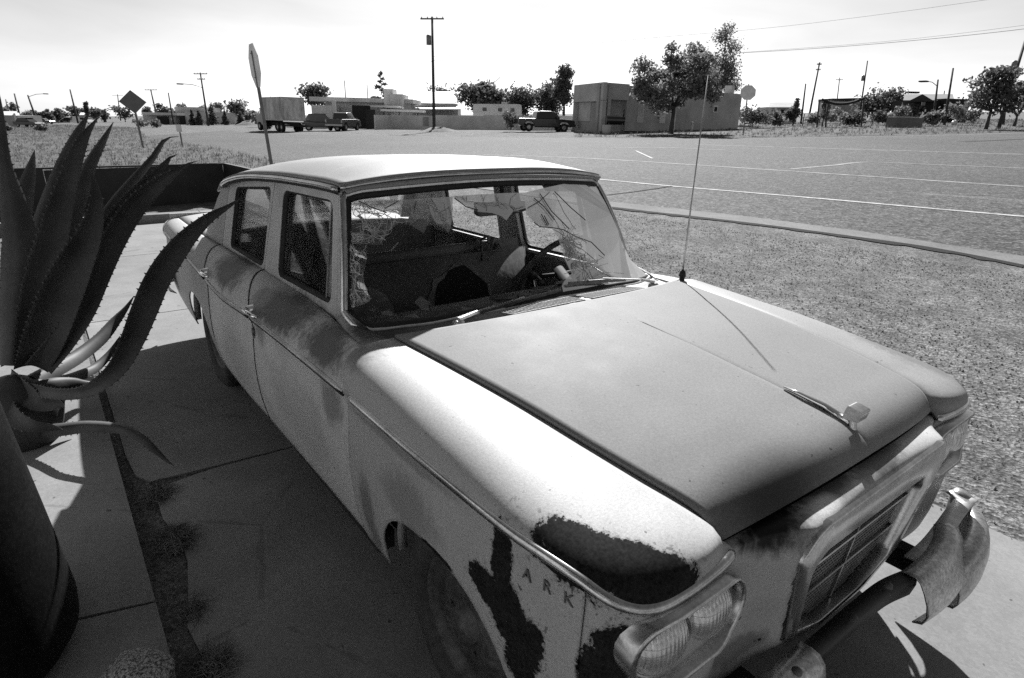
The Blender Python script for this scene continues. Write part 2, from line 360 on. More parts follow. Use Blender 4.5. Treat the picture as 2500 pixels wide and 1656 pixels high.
assert NF[0][1]<0
def fender(side):
    up=[];lo=[]
    for i,(c,s,nn) in enumerate(zip(CREf,SEAMf,NF)):
        d=np.linalg.norm(c-s); 
        kb=max(0,min(1,1-(fineK[i]/4.))); a_=.60+.24*kb; p1=s+np.array([nn[0]*a_*d,nn[1]*a_*d,.012*min(1,d/.2)]); p2=c+np.array([-nn[0]*.008,-nn[1]*.008,(.66+.12*kb)*(s[2]-c[2])])
        up.append(bez(s-[0,0,.0],p1,p2,c,12))
        zb=arch(c[0],0.0) if i<len(CREf) and nn[1]<-.75 else .30
        if nn[1]>=-.75: zb=.33
        lo.append(lower(c,nn,max(zb,.29)))
    up=np.array(up); lo=np.array(lo)
    cut=np.argmax(fineK>=5.2)     # seam to the headlamp panel
    f=(lambda A:A) if side<0 else mirror
    fl=side>0
    mat=P_FEN if side<0 else P_FEL
    r_=grid('front_fender',f(up),mat,car,.006,flip=not fl)
    grid('fender_side',f(lo[:cut]),mat,r_,.006,flip=not fl)
    grid('headlamp_panel',f(np.r_[lo[cut-1:cut]+NF[cut]*-.004+np.array([.004,.0,0]),lo[cut:]]),mat,r_,.006,flip=not fl)
    # rolled arch lip
    xs=np.linspace(-.333,.333,46); pth=np.array([(x,float(-yt(x)[0])+.03+.05*max(0,(.62-arch(x,0))/.33),arch(x,0)+.002) for x in xs])
    lip=np.array([[p,p+np.array([0,.03,.004])] for p in pth]); grid('wheel_arch_lip',f(lip),mat,r_,.004)
    i0=np.argmax(fineK>=.0); pth=CREf[3:]; NN=NF[3:]*.92+np.array([0,0,.38])
    strip(f(pth),f(NN),.024,.010,'fender_trim',CH,r_,lift=.006)
    return r_
fenR=fender(-1); fenR['label']='sun-bleached fender with black rusted patches'
fenL=fender(1)
# lettering left on the fender
cv=bpy.data.fonts.load if False else None
def text_mesh(s,size,ext):
    c=bpy.data.curves.new('t','FONT'); c.body=s; c.size=size; c.extrude=ext; c.align_x='CENTER'
    o=bpy.data.objects.new('t',c); COL.objects.link(o); dg=bpy.context.evaluated_depsgraph_get(); me=bpy.data.meshes.new_from_object(o.evaluated_get(dg)); bpy.data.objects.remove(o); return me
LET=M('tarnished_letters',.13,rough=.45,var=.4,scale=60,metal=.4)
def fy(x,z):
    k=np.argmin(np.abs(CREf[:int(len(CREf)*.8),0]-x)); c=CREf[k]; return c[1]-float(np.interp(c[2]-z,LOWz,LOWo))
def onfender(p):
    P=U(*c2(*p),y=-.87)
    for _ in range(8): P=U(*c2(*p),y=fy(P[0],P[2]))
    return P
for ch,p in [('A',(1165,735)),('R',(1310,820)),('K',(1465,910))]:
    P=onfender(p); P2=onfender((p[0]+40,p[1]+25)); yaw_=atan2(P2[1]-P[1],P2[0]-P[0])
    me=text_mesh(ch,.038,.0035); me.materials.append(LET); o=bpy.data.objects.new('badge_letter',me); link(o,fenR)
    o.matrix_world=Matrix.Translation((P[0],P[1]-.006,P[2]-.014))@Matrix.Rotation(yaw_,4,'Z')@Matrix(((1,0,0),(0,0,-1),(0,1,0))).to_4x4()
P=onfender((1090,808)); mb=MB(); mb.bar((P[0]-.014,P[1]-.002,P[2]+.007),(P[0]+.014,P[1]-.002,P[2]-.007),.008,.006); mb.build('badge_letter',LET,fenR)

# ---- hood
S=np.linspace(0,1,60); sm=interp(kk,SEAM,np.linspace(0,K-1,200)); dd=np.r_[0,np.cumsum(np.linalg.norm(np.diff(sm,axis=0),axis=1))]; dd/=dd[-1]
VH=np.unique(np.r_[np.linspace(-1,1,61),-.012,.012,-.005,.005]); assert len(VH)==65; VH=np.r_[VH]; hood=[]
for s in np.linspace(0,1,90):
    e=np.array([np.interp(s,dd,sm[:,i]) for i in range(3)]); row=[]
    for v in VH:
        q=1-abs(v)**2.3; xx=e[0]+(.165*q*(1-s)**3)+.055*q*s**4
        cr_=.05*(1-.0*s) if s<.85 else .05
        z=e[2]-.003+cr_*(1-abs(v)**2.2)-.006*max(0,1-abs(v)/.012)*min(1,max(0,(s-.25)/.3))*(1-exp(-((1-s)/.06)))
        row.append((xx,-e[1]*v*.992*-1*-1,z))
    hood.append(row)
hood_full=np.array(hood); _keep=[int(np.argmin(np.abs(VH-v))) for v in np.linspace(-1,1,61)]; hood=hood_full[:,_keep]
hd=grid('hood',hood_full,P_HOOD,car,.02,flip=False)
# ornament
def hz(x): return float(np.interp(x,hood[:,30,0],hood[:,30,2]))
Mx=MB(); Mx.tube([(.385,0,hz(.385)+.030),(.43,0,hz(.43)+.034),(.50,0,hz(.50)+.034),(.568,0,hz(.568)+.028)],[.004,.007,.009,.011],8)
for x in (.45,.55): Mx.tube([(x,0,hz(x)-.004),(x,0,hz(x)+.030)],.006,6)
Mx.build('ornament_spear',CH2,hd,True)
zo=hz(.575); Mx=MB(); Mx.lathe([(.026,-.01),(.022,.006),(.014,.014),(.011,.026),(.010,.050)],'z',(.575,0,zo),14)
Mx.prism(rounded([(-.020,.048),(.020,.046),(.027,.077),(-.012,.084)],.006,3),-.021,.021,lambda p,d:(.575+p[0],d,zo+p[1]))
o=Mx.build('hood_ornament',CH,hd,True,auto=40)
# dark channel under the hood gap
mb=MB()
for sgn in (-1,1):
    pth=[(p[0],p[1]*-sgn*1.0,p[2]-.012) for p in sm[::10]]; mb.tube(pth,.011,6)
mb.tube([(hood[-1][j][0]+.004,hood[-1][j][1],hood[-1][j][2]-.020) for j in range(0,61,4)],.011,6)
mb.build('hood_seal',RUB,car,True)

# ---- nose panel (header + face beside the grille)
GO=[(.33,.838),(.385,.766),(.316,.475),(.14,.405)]; GI=[(.27,.735),(.302,.693),(.252,.478),(.112,.422)]
def gx(z): return .700-(.84-z)*.11
def sd_poly(y,z):
    pts=[(-a,b) for a,b in GO]+[(a,b) for a,b in GO[::-1]]; best=9; ins=False
    for (x0,y0),(x1,y1) in zip(pts,pts[1:]+pts[:1]):
        dx,dy=x1-x0,y1-y0; t=max(0,min(1,((y-x0)*dx+(z-y0)*dy)/(dx*dx+dy*dy))); best=min(best,hypot(y-x0-t*dx,z-y0-t*dy))
        if (y0>z)!=(y1>z) and y<(x1-x0)*(z-y0)/(y1-y0+1e-12)+x0: ins=not ins
    return -best if ins else best
hf=hood[-1]
nose=[]
for j in range(0,61):
    h=hf[j]; y=h[1]; col=[]
    x0,z0=h[0]+.008,h[2]-.006
    def face(z):
        d=sd_poly(y,z); b=1. if d<=0 else exp(-(d/.055)**1.6)
        base=.610-.012*max(0,abs(y)-.45)/.1
        return base+(gx(z)-.012-base)*b if d>-.01 else gx(z)-.09
    ztop=min(z0-.012,.832)
    xt=face(ztop)
    for t in np.linspace(0,1,9): 
        col.append((x0+(xt-x0)*sin(t*pi/2)**.9, y, z0+(ztop-z0)*(1-cos(t*pi/2))))
    for z in np.linspace(ztop,.37,40)[1:]: col.append((face(z) if z>.44 else face(z)-.10*((.44-z)/.07)**2*.5,y,z))
    nose.append(col)
nosep=grid('nose_panel',np.array(nose),P_NOSE,car,0,flip=False)
# grille surround
def ringpts(base): return [(-a,b) for a,b in base]+[(a,b) for a,b in base[::-1]]
go=rounded(ringpts(GO),[.03,.02,.02,.03,.03,.02,.02,.03],4); gi=rounded(ringpts(GI),[.02,.02,.02,.02,.02,.02,.02,.02],4)
ring=[]
for (a,b),(c_,d_) in zip(go,gi):
    o0=np.array([gx(b)-.055,a,b]); o1=np.array([gx(b)-.002,a,b]); i1=np.array([gx(d_)-.004,c_,d_]); i0=np.array([gx(d_)-.05,c_*.985,d_])
    ring.append([o0,o1-[.006,0,0],o1*.93+i1*.07+[.001,0,0],o1*.5+i1*.5+[.002,0,0],o1*.08+i1*.92+[.001,0,0],i1-[.004,0,0],i1*.5+i0*.5,i0])
ring.append(ring[0]); grid('grille_surround',np.array(ring),CH,car,0,flip=True)
gr=MB()   # fine mesh insert
gp=[(-a,b) for a,b in GI]+[(a,b) for a,b in GI[::-1]]
def clipseg(a,b,poly,n=60):
    segs=[];cur=None
    for k in range(n+1):
        p=(a[0]+(b[0]-a[0])*k/n,a[1]+(b[1]-a[1])*k/n); ins=False
        for (x0,y0),(x1,y1) in zip(poly,poly[1:]+poly[:1]):
            if (y0>p[1])!=(y1>p[1]) and p[0]<(x1-x0)*(p[1]-y0)/(y1-y0)+x0: ins=not ins
        if ins: cur=cur or p; last=p
        elif cur: segs.append((cur,last)); cur=None
    if cur: segs.append((cur,last))
    return segs
MESHM=M('grille_mesh_metal',.20,rough=.6,var=.3,scale=20)
for k in range(44):
    y=-.30+.6*k/43
    for a,b in clipseg((y,.40),(y,.75),gp): gr.bar((gx(a[1])-.042,a[0],a[1]),(gx(b[1])-.042,b[0],b[1]),.0032,.0032)
for k in range(26):
    z=.41+.34*k/25
    for a,b in clipseg((-.31,z),(.31,z),gp): gr.bar((gx(z)-.041,a[0],z),(gx(z)-.041,b[0],z),.0032,.0032)
o=gr.build('mesh_insert',MESHM,car); o['kind']='stuff'
for z in (.655,.555):
    for a,b in clipseg((-.31,z),(.31,z),gp): MB().bar((gx(z)-.034,a[0]-.006,z),(gx(z)-.034,b[0]+.006,z),.012,.007).build('grille_bar',CH,car)
for a,b in clipseg((0,.41),(0,.74),gp): MB().bar((gx(a[1])-.036,0,a[1]),(gx(b[1])-.036,0,b[1]),.007,.007).build('grille_bar',CH,car)
mk('radiator',[(gx(b)-.052,a*.99,b) for a,b in gp],[tuple(range(len(gp)))],INTD,car,False)

# ---- headlamps
LENS=None
def lensmat():
    m,n,b=newmat('ribbed_headlamp_glass'); B=NB(n); v=B.coord()
    sx=n.nodes.new('ShaderNodeSeparateXYZ'); n.links.new(v,sx.inputs[0])
    wv=B.m('SINE',B.m('MULTIPLY',sx.outputs['Y'],620)); wz=B.m('SINE',B.m('MULTIPLY',sx.outputs['Z'],95))
    g=B.noise(v,40,3)
    B.link(B.m('MULTIPLY',B.rng(g,.3,.7,.45,.75),B.rng(wv,-1,-.6,.75,1)),b.inputs['Base Color'])
    b.inputs['Metallic'].default_value=.55; b.inputs['Roughness'].default_value=.24; b.inputs['Coat Weight'].default_value=1; b.inputs['Coat Roughness'].default_value=.05
    B.bump(B.m('ADD',B.m('MULTIPLY',wv,.5),B.m('MULTIPLY',B.rng(wz,.75,.8,0,1),1.5)),b,.8,.0022); return m
LM=lensmat()
def stadium(cy,hl,r,n=14):
    P=[]
    for k in range(n+1): a=-pi/2+pi*k/n; P.append((cy+hl+r*cos(a),r*sin(a)))
    for k in range(n+1): a=pi/2+pi*k/n; P.append((cy-hl+r*cos(a),r*sin(a)))
    return P
def bxf(y): return float(np.interp(abs(y),np.abs(CREf[::-1][:70,1]),CREf[::-1][:70,0]))-.008
def bxl(y): y=abs(y); return bxf(min(y,.775))-.38*max(0,y-.775)
for sd in (1,-1):     # right, left
    cy=-.660*sd if sd>0 else .660; zc=.694
    so_,si_=stadium(cy,.073,.092),stadium(cy,.073,.080); A=[]
    for (a,b),(c_,d_) in zip(so_,si_):
        kx=.610-bxl(a)
        A.append([(min(bxf(a)-.012,.596-kx),a,zc+b),(.644-kx,a,zc+b*1.0),(.652-kx,(a+c_)/2,zc+(b+d_)/2),(.645-kx,c_,zc+d_),(.608-kx,c_,zc+d_*.97)])
    A.append(A[0]); bz=grid('headlamp_bezel',np.array(A),CH,car,0,flip=True)
    mk('bezel_plate',[(bxl(a)+.004,a,zc+b) for a,b in si_],[tuple(range(len(si_)))],CH,bz,False)
    for yy in (.592,.738):
        L1=MB(); L1.lathe([(.070,-.03),(.070,0),(.066,.006),(.055,.020),(.040,.029),(.020,.033),(.0005,.034)],'x',(0,0,0),40)
        o=L1.build('headlamp',LM,car,True); o.location=(bxl(yy)+.002,-yy*sd,zc); o.rotation_euler.z=-sd*(.02 if yy<.7 else .16)
        R2=MB(); R2.lathe([(.074,-.01),(.075,.006),(.070,.008),(.068,0)],'x',(0,0,0),40); o2=R2.build('retaining_ring',CH,o,True)
    pl=MB(); pl.prism(rounded([(-.075,-.02),(.075,-.02),(.06,.022),(-.075,.022)],.018,4),0,.018,lambda p,d:(.598+d,-sd*(.66+p[0]),.562+p[1])); pl.build('parking_lamp',LM,car,True,auto=40)
    # dark gap above the bezel
    gp2=MB(); gp2.tube([(bxf(.53+.27*k/9)+.006,-sd*(.53+.27*k/9),.797-.004*(k/9)) for k in range(10)],.004,6); gp2.build('panel_gap',RUB,car,True)

# ---- doors, quarter panels
def side_panel(name,x0,x1,mat,side,arch_cx=None,nx=40,b0=None,b1=None):
    up=[];lo=[]
    b0=x0 if b0 is None else b0; b1=x1 if b1 is None else b1
    for k_,x in enumerate(np.linspace(x0,x1,nx)):
        xb=b0+(b1-b0)*k_/(nx-1)
        b=np.array([xb,-float(ybelt(xb)[0]),float(zbelt(xb)[0])]); c=np.array([x,-float(yt(x)[0]),float(zt(x)[0])])
        up.append(bez(b,b*.9+np.array([x,b[1],b[2]])*.1+[0,-.52*abs(c[1]-b[1]),.004],np.array([x,c[1],c[2]])+[0,.006,.068],c,12))
        zb=.285
        if arch_cx is not None: zb=max(zb,arch(x,arch_cx,.345,.595))
        lo.append(lower(c,np.array([0,-1,0.]),zb))
    A=np.concatenate([np.array(up),np.array(lo)],axis=1)
    if side>0: A=mirror(A)
    return grid(name,A,mat,car,.008,flip=(side>0)!=True if False else (side>0))
def yg(z): return .735-.20*(z-.93)
GHO=0.0
def gmap(side,off=0.): return lambda x,z:(x,side*(yg(z)+off),z)
Fw=[(-1.69,1.320),(-1.655,.945),(-1.02,.962),(-1.115,1.335)]
Rw=[(-2.475,1.262),(-2.495,.935),(-1.875,.940),(-1.862,1.318)]
frF=[(-.958,.922),(-1.016,1.17),(-1.074,1.381),(-1.45,1.378),(-1.812,1.365),(-1.852,.926),(-1.4,.928)]
frR=[(-1.860,.925),(-1.820,1.365),(-2.15,1.342),(-2.42,1.312),(-2.60,1.282),(-2.63,1.15),(-2.66,.912),(-2.2,.919)]
frC=[(-2.669,.910),(-2.639,1.15),(-2.609,1.281),(-2.72,1.262),(-2.86,1.16),(-2.99,1.02),(-3.10,.902),(-2.85,.906)]
def dens(poly,st=.06):
    o=[]
    for p,q in zip(poly,poly[1:]+poly[:1]):
        L_=hypot(q[0]-p[0],q[1]-p[1]); n=max(1,int(L_/st)); o+=[(p[0]+(q[0]-p[0])*k/n,p[1]+(q[1]-p[1])*k/n) for k in range(n)]
    return o
def frame(name,outer,hole,side,mat,parent,depth=.05):
    holes=[dens(rounded(hole,.05,5),.05)] if hole else []
    V,F_=polyfill(dens(outer),holes,gmap(side)); o=mk(name,V,F_,mat,parent,False)
    md=o.modifiers.new('s','SOLIDIFY'); md.thickness=depth; md.offset=1 if True else -1; md.use_even_offset=False
    # make normals point inward so that the solid grows inside
    me=o.data; 
    if len(me.polygons):
        n0=sum((p.normal.y for p in me.polygons)); 
        if n0*side>0: me.flip_normals()
    return o
for side in (-1,1):
    dF=side_panel('front_door',-1.552,-.512,P_DOOR,side,None,40,-1.852,-.541); dR=side_panel('rear_door',-2.425,-1.560,P_DOOR,side,-2.87,40,-2.66,-1.860); qp=side_panel('rear_quarter',-4.08,-2.432,P_QTR,side,-2.87,60,-4.08,-2.668)
    frame('window_frame',frF,Fw,side,P_DOOR,dF); frame('window_frame',frR,Rw,side,P_DOOR,dR); frame('roof_pillar',frC,None,side,P_QTR,qp)
    for d,hl in ((dF,Fw),(dR,Rw)):
        rs=dens(rounded(hl,.05,5),.05); cx=sum(p[0] for p in rs)/len(rs); cz=sum(p[1] for p in rs)/len(rs)
        g=[(cx+(p[0]-cx)*.965,cz+(p[1]-cz)*.955) for p in rs]
        rub=[[(p[0],side*(yg(p[1])-.003),p[1]),(p[0]*.5+q[0]*.5,side*(yg(p[1])-.018),p[1]*.5+q[1]*.5),(q[0],side*(yg(q[1])-.024),q[1])] for p,q in zip(rs,g)]; rub.append(rub[0])
        grid('window_rubber',np.array(rub),RUB,d,.006)
        full=rs
        if d is dF and side<0:
            full=[p for p in rs if p[0]<-1.105-.15*(p[1]-.98)]
        if side>0: continue   # driver's window is wound down
        V=[(p[0],side*(yg(p[1])-.028),p[1]) for p in full]; V2=[(a,b-side*.005,c) for a,b,c in V]
        n=len(V); mk('window_pane',V+V2,[tuple(range(n)),tuple(range(2*n-1,n-1,-1))]+[(i,i+n,(i+1)%n+n,(i+1)%n) for i in range(n)],GLS,d,False)
    # vent window divider
    mb=MB(); mb.bar((-1.105,side*(yg(.96)-.022),.955),(-1.165,side*(yg(1.33)-.022),1.332),.014,.018,(0,1,0)); mb.build('vent_bar',CH if side<0 else RUB,dF)
    # handles
    for d,xc,zc_ in ((dF,-1.46,.845),(dR,-2.34,.832)):
        y0=side*(float(yt(xc)[0])-.012); hb=MB()
        hb.lathe([(.0005,.032),(.016,.030),(.020,.012),(.022,-.01)],'y',(xc-.075,0,zc_-.006),12)
        if side<0: hb.V=[(a,-b,c) for a,b,c in hb.V]
        hb.V=[(a,b+y0,c) for a,b,c in hb.V]
        hb.tube([(xc-.085,y0+side*.028,zc_-.008),(xc-.02,y0+side*.034,zc_),(xc+.05,y0+side*.033,zc_+.004),(xc+.085,y0+side*.024,zc_+.004)],[.012,.010,.008,.006],8)
        hb.build('door_handle',CH2,d,True)
    if side<0:
        lk=MB(); lk.lathe([(.012,-.002),(.012,.006),(.0005,.008)],'y',(0,0,0),12); lk.V=[(a-1.536,-b-.893,c*1.5+.738) for a,b,c in lk.V]; lk.build('door_lock',LET,dF,True)
    # side trim strips
    for d,a,b in ((dF,-1.545,-.525),(dR,-2.40,-1.575),(qp,-3.95,-2.45)):
        xs=np.linspace(a,b,36); pt=np.array([(x,side*float(yt(x)[0]),float(zt(x)[0])) for x in xs]); NN=np.tile([0,side*.97,.25],(36,1))
        if side>0: pt=pt[::-1]
        strip(pt,NN,.018,.009,'side_trim',CHT,d,lift=.003); MB().tube([(a_,b_+side*.001,c_-.012) for a_,b_,c_ in pt],.0045,5).build('trim_gap',RUB,d,True)
    # rocker and inner structure
    mb=MB(); mb.box((-1.45,side*.80,.27),(1.95,.06,.07)); mb.build('rocker_panel',UND,car)
    # tail lamp on the fin end
    tl=MB(); tl.lathe([(.080,.05),(.082,0),(.085,-.03),(.066,-.036),(.055,-.05),(.03,-.065),(.0005,-.07)],'x',(-4.075,side*.755,.795),24); tl.build('tail_lamp',CH,qp,True)
# dark shut lines between the panels
for side in (-1,1):
    for (xb,xc,mat_) in ((-.5415,-.5105,RUB),(-1.856,-1.556,RUB),(-2.664,-2.4285,RUB)):
        b=np.array([xb,-float(ybelt(xb)[0]),float(zbelt(xb)[0])]); c=np.array([xc,-float(yt(xc)[0]),float(zt(xc)[0])])
        up_=bez(b,b*.9+np.array([xc,b[1],b[2]])*.1+[0,-.52*abs(c[1]-b[1]),.004],c+[0,.006,.068],c,12); lo_p=lower(c,np.array([0,-1,0.]),.30 if xc>-2 else .45)
        P_=np.r_[up_,lo_p]+np.array([0,.0015,0]); P_=P_ if side<0 else mirror(P_)
        MB().tube([tuple(p) for p in P_],.0042,5).build('panel_gap',RUB,car,True)
# arch lips rear
for side in (-1,1):
    xs=np.linspace(-3.213,-2.527,40); lip=np.array([[(x,side*(float(yt(x)[0])-.03),arch(x,-2.87,.345,.595)+.001),(x,side*(float(yt(x)[0])-.07),arch(x,-2.87,.345,.595)+.004)] for x in xs]); grid('wheel_arch_lip',lip,P_QTR,car,.004)
# ---- trunk deck and tail
dk=[]
for x in np.linspace(-3.02,-4.08,24):
    yb,zb=float(ybelt(x)[0]),float(zbelt(x)[0]); dk.append([(x,v*yb,zb-.004+.035*(1-abs(v)**2.5)) for v in np.linspace(-1,1,25)])
grid('trunk_lid',np.array(dk),P_QTR,car,.01,flip=True)
mb=MB(); 
for (z0,z1,ox) in ((.92,.62,0),(.62,.40,-.02)): mb.box((-4.085+ox*.3,0,(z0+z1)/2),(.02,1.56,z0-z1))
mb.build('tail_panel',P_QTR,car)
bp=[];pth=[(-3.72,-.885),(-3.95,-.895),(-4.10,-.86),(-4.16,-.7),(-4.18,0),(-4.16,.7),(-4.10,.86),(-3.95,.895),(-3.72,.885)]
pth=cr_spline([(a,b,0) for a,b in pth],70)
for i,p in enumerate(pth):
    t=pth[min(i+1,69)]-pth[max(i-1,0)]; t/=np.linalg.norm(t); N_=np.array([-t[1],t[0],0]); N_*= -1 if N_[0]>0 and abs(p[1])<.6 else 1
    bp.append([p+N_*o_+np.array([0,0,z_]) for o_,z_ in ((-.02,.56),(.0,.55),(.03,.52),(.035,.48),(.02,.42),(-.02,.40))])
rb=grid('rear_bumper',np.array(bp),CH,car,.004)

# ---- roof
def zroof(x): return interp([-3.0,-2.84,-2.66,-2.4,-1.82,-1.45,-1.08,-1.03],[1.16,1.215,1.268,1.316,1.368,1.382,1.388,1.386],np.atleast_1d(x))
def yroof(x): return interp([-3.0,-2.66,-2.,-1.5,-1.08,-1.03],[.655,.680,.668,.655,.652,.650],np.atleast_1d(x))
rf=[]
for x in np.linspace(-2.93,-1.035,70):
    ye,ze=float(yroof(x)[0])+.006,float(zroof(x)[0]); k=.075 if x>-2.5 else .075
    ff=1-((x+1.035)/-1.9)**1*0
    fr_=min(1,(-1.035-x)/.25); fr_=.55+.45*sin(fr_*pi/2)
    row=[]
    for v in np.linspace(-1,1,41):
        xx=x+ (.055*(1-abs(v)**2)*max(0,1-(-1.035-x)/.5))
        row.append((xx,v*ye,ze+.004+k*fr_*(1-abs(v)**2.8)))
    rf.append(row)
rf=np.array(rf); roof=grid('roof',rf,P_ROOF,car,.012,flip=False)
for side in (-1,1):
    pt=[(x,side*(float(yroof(x)[0])+.012),float(zroof(x)[0])-.004) for x in np.linspace(-2.70,-1.045,40)]
    mb=MB(); mb.tube(pt,.011,8); mb.build('drip_rail',CH if side<0 else P_ROOF,roof,True)
    pt2=[(a,b-side*.008,c-.014) for a,b,c in pt]; mb=MB(); mb.tube(pt2,.008,6); mb.build('rail_shadow_gap',RUB,roof,True)
fe=rf[-1]
mb=MB(); mb.tube([(p[0]+.003,p[1],p[2]-.002) for p in fe],.009,8); mb.build('roof_front_rail',CH,roof,True)
# ---- windshield surface (u across -1..1, v 0 base .. 1 top)
WB=[(-1,(-.865,-.722,.980)),(-.93,(-.748,-.724,.958)),(-.8,(-.668,-.60,.962)),(-.5,(-.612,-.36,.978)),(0,(-.582,0,.990)),(.5,(-.612,.36,.978)),(.8,(-.668,.60,.962)),(.93,(-.748,.724,.958)),(1,(-.865,.722,.980))]
WT=[(-1,(-1.030,-.633,1.350)),(-.93,(-1.012,-.600,1.362)),(-.8,(-.996,-.52,1.370)),(-.5,(-.968,-.31,1.384)),(0,(-.958,0,1.392)),(.5,(-.968,.31,1.384)),(.8,(-.996,.52,1.370)),(.93,(-1.012,.600,1.362)),(1,(-1.030,.633,1.350))]
_ub=np.array([a for a,_ in WB])
_pb=np.array([b for _,b in WB]); _ptp=np.array([b for _,b in WT])
def WS(u,v,off=0.):
    b=np.array([np.interp(u,_ub,_pb[:,i]) for i in range(3)]) if False else interp(_ub,_pb,np.atleast_1d(u))[0]
    t=interp(_ub,_ptp,np.atleast_1d(u))[0]
    p=b+(t-b)*v; p=p+np.array([.018*4*v*(1-v)*.5,0,.018*4*v*(1-v)]); return p+np.array([.82,0,.57])*off
def WSpix(px,py,u=0.,v=.5):
    for _ in range(12):
        a=np.array(pj(WS(u,v))); e=np.array([px,py])-a
        if np.hypot(*e)<.05: break
        h=.004; Ju=(np.array(pj(WS(u+h if u<.9 else u-h,v)))-a)/(h if u<.9 else -h); Jv=(np.array(pj(WS(u,v+h)))-a)/h
        J=np.stack([Ju,Jv],1); st=np.linalg.solve(J,e); st=np.clip(st,-.3,.3); u=min(1,max(-1,u+st[0])); v=min(1.02,max(-.02,v+st[1]))
    return u,v
edge=[(u,0.) for u in np.linspace(-1,1,41)]+[(1.,v) for v in np.linspace(.03,.97,14)]+[(u,1.) for u in np.linspace(1,-1,41)]+[(-1.,v) for v in np.linspace(.97,.03,14)]
EP=np.array([WS(u,v) for u,v in edge]); ctr=WS(0,.5)
# chrome reveal, black gasket
def loop_ring(name,mat,parent,offs,closed=True):
    A=[]
    n=len(EP)
    for i in range(n):
        t=EP[(i+1)%n]-EP[i-1]; t/=np.linalg.norm(t); N_=np.array([.80,0,.60]); N_[1]=EP[i][1]*.25; N_/=np.linalg.norm(N_)
        o_=np.cross(t,N_); o_/=np.linalg.norm(o_)
        if o_@(EP[i]-ctr)<0: o_=-o_
        A.append([EP[i]+o_*a+N_*b for a,b in offs])
    A.append(A[0]); return grid(name,np.array(A),mat,parent)
wf=loop_ring('windshield_frame',CH,car,[(.030,-.006),(.028,.006),(.022,.012),(.014,.013),(.006,.010),(.003,.002)])
loop_ring('windshield_gasket',RUB,wf,[(.005,.006),(-.004,.007),(-.012,.004),(-.014,-.010)])
# A pillars, header
for side in (-1,1):
    A=[]
    for t in np.linspace(0,1,14):
        a=np.array([-.950,side*.742,.925])*(1-t)+np.array([-1.082,side*.644,1.384])*t; b=WS(side*1.,max(0,t)); b=b+(a-b)/np.linalg.norm(a-b)*.028 if np.linalg.norm(a-b)>.03 else b
        b=WS(side*1.,t)+np.array([0,side*.024,-.002]); m_=(a+b)/2+np.array([.012,side*.008,.004]); A.append([a+np.array([.004,0,0]),m_*.5+a*.5+np.array([.006,0,.003]),m_,b])
    grid('windshield_pillar',np.array(A),P_DOOR if side<0 else P_ROOF,car,.02,flip=side>0)
A=[]
for u in np.linspace(-1,1,41):
    t=WS(u,1.)+np.array([0,0,.022]); j=int(round((u+1)/2*40)); e=rf[-1][j]; A.append([t+[.006,0,-.004],t*.6+e*.4+[.004,0,.0],t*.3+e*.7+[-.012,0,-.014],e+[-.016,0,-.012]])
grid('roof_header',np.array(A),P_ROOF,car,.004)
# cowl between windshield and hood
A=[]
for j,v in enumerate(np.linspace(-1,1,61)):
    b=WS(v,0.) ; N_=np.array([.5,.3*v,-.0]); b=b+np.array([.020,.02*v,-.004])
    e=np.array(hood[0][j])+np.array([-.004,0,-.004]); 
    A.append([b*(1-t)+e*t+np.array([0,0,-.010*sin(pi*t)]) for t in np.linspace(0,1,9)])
cowl=grid('cowl_panel',np.array(A),P_COWL,car,.008,flip=False)
for side in (-1,1):   # outer cowl shoulder up to the door seam
    A=[]
    p_in=[WS(side*1.,.0)+np.array([.0,side*.02,-.006]),WS(side*1.,.0)+np.array([.05,side*.012,-.022]),np.array(A) if False else hood[0][0 if side<0 else 60]+np.array([-.06,side*.01,-.002]),hood[0][0 if side<0 else 60]+np.array([-.004,side*.004,-.003])]
    p_out=[np.array([-.955,side*.745,.932]),np.array([-.78,side*.778,.944]),np.array([-.62,side*.803,.955]),np.array([-.545,side*.808,.957])]
    a=cr_spline(p_in,14); b=cr_spline(p_out,14)
    for p,q in zip(a,b): A.append([p*(1-t)+q*t+np.array([0,0,.010*sin(pi*t)]) for t in np.linspace(0,1,8)])
    grid('cowl_shoulder',np.array(A),P_COWL,car,.008,flip=side>0)
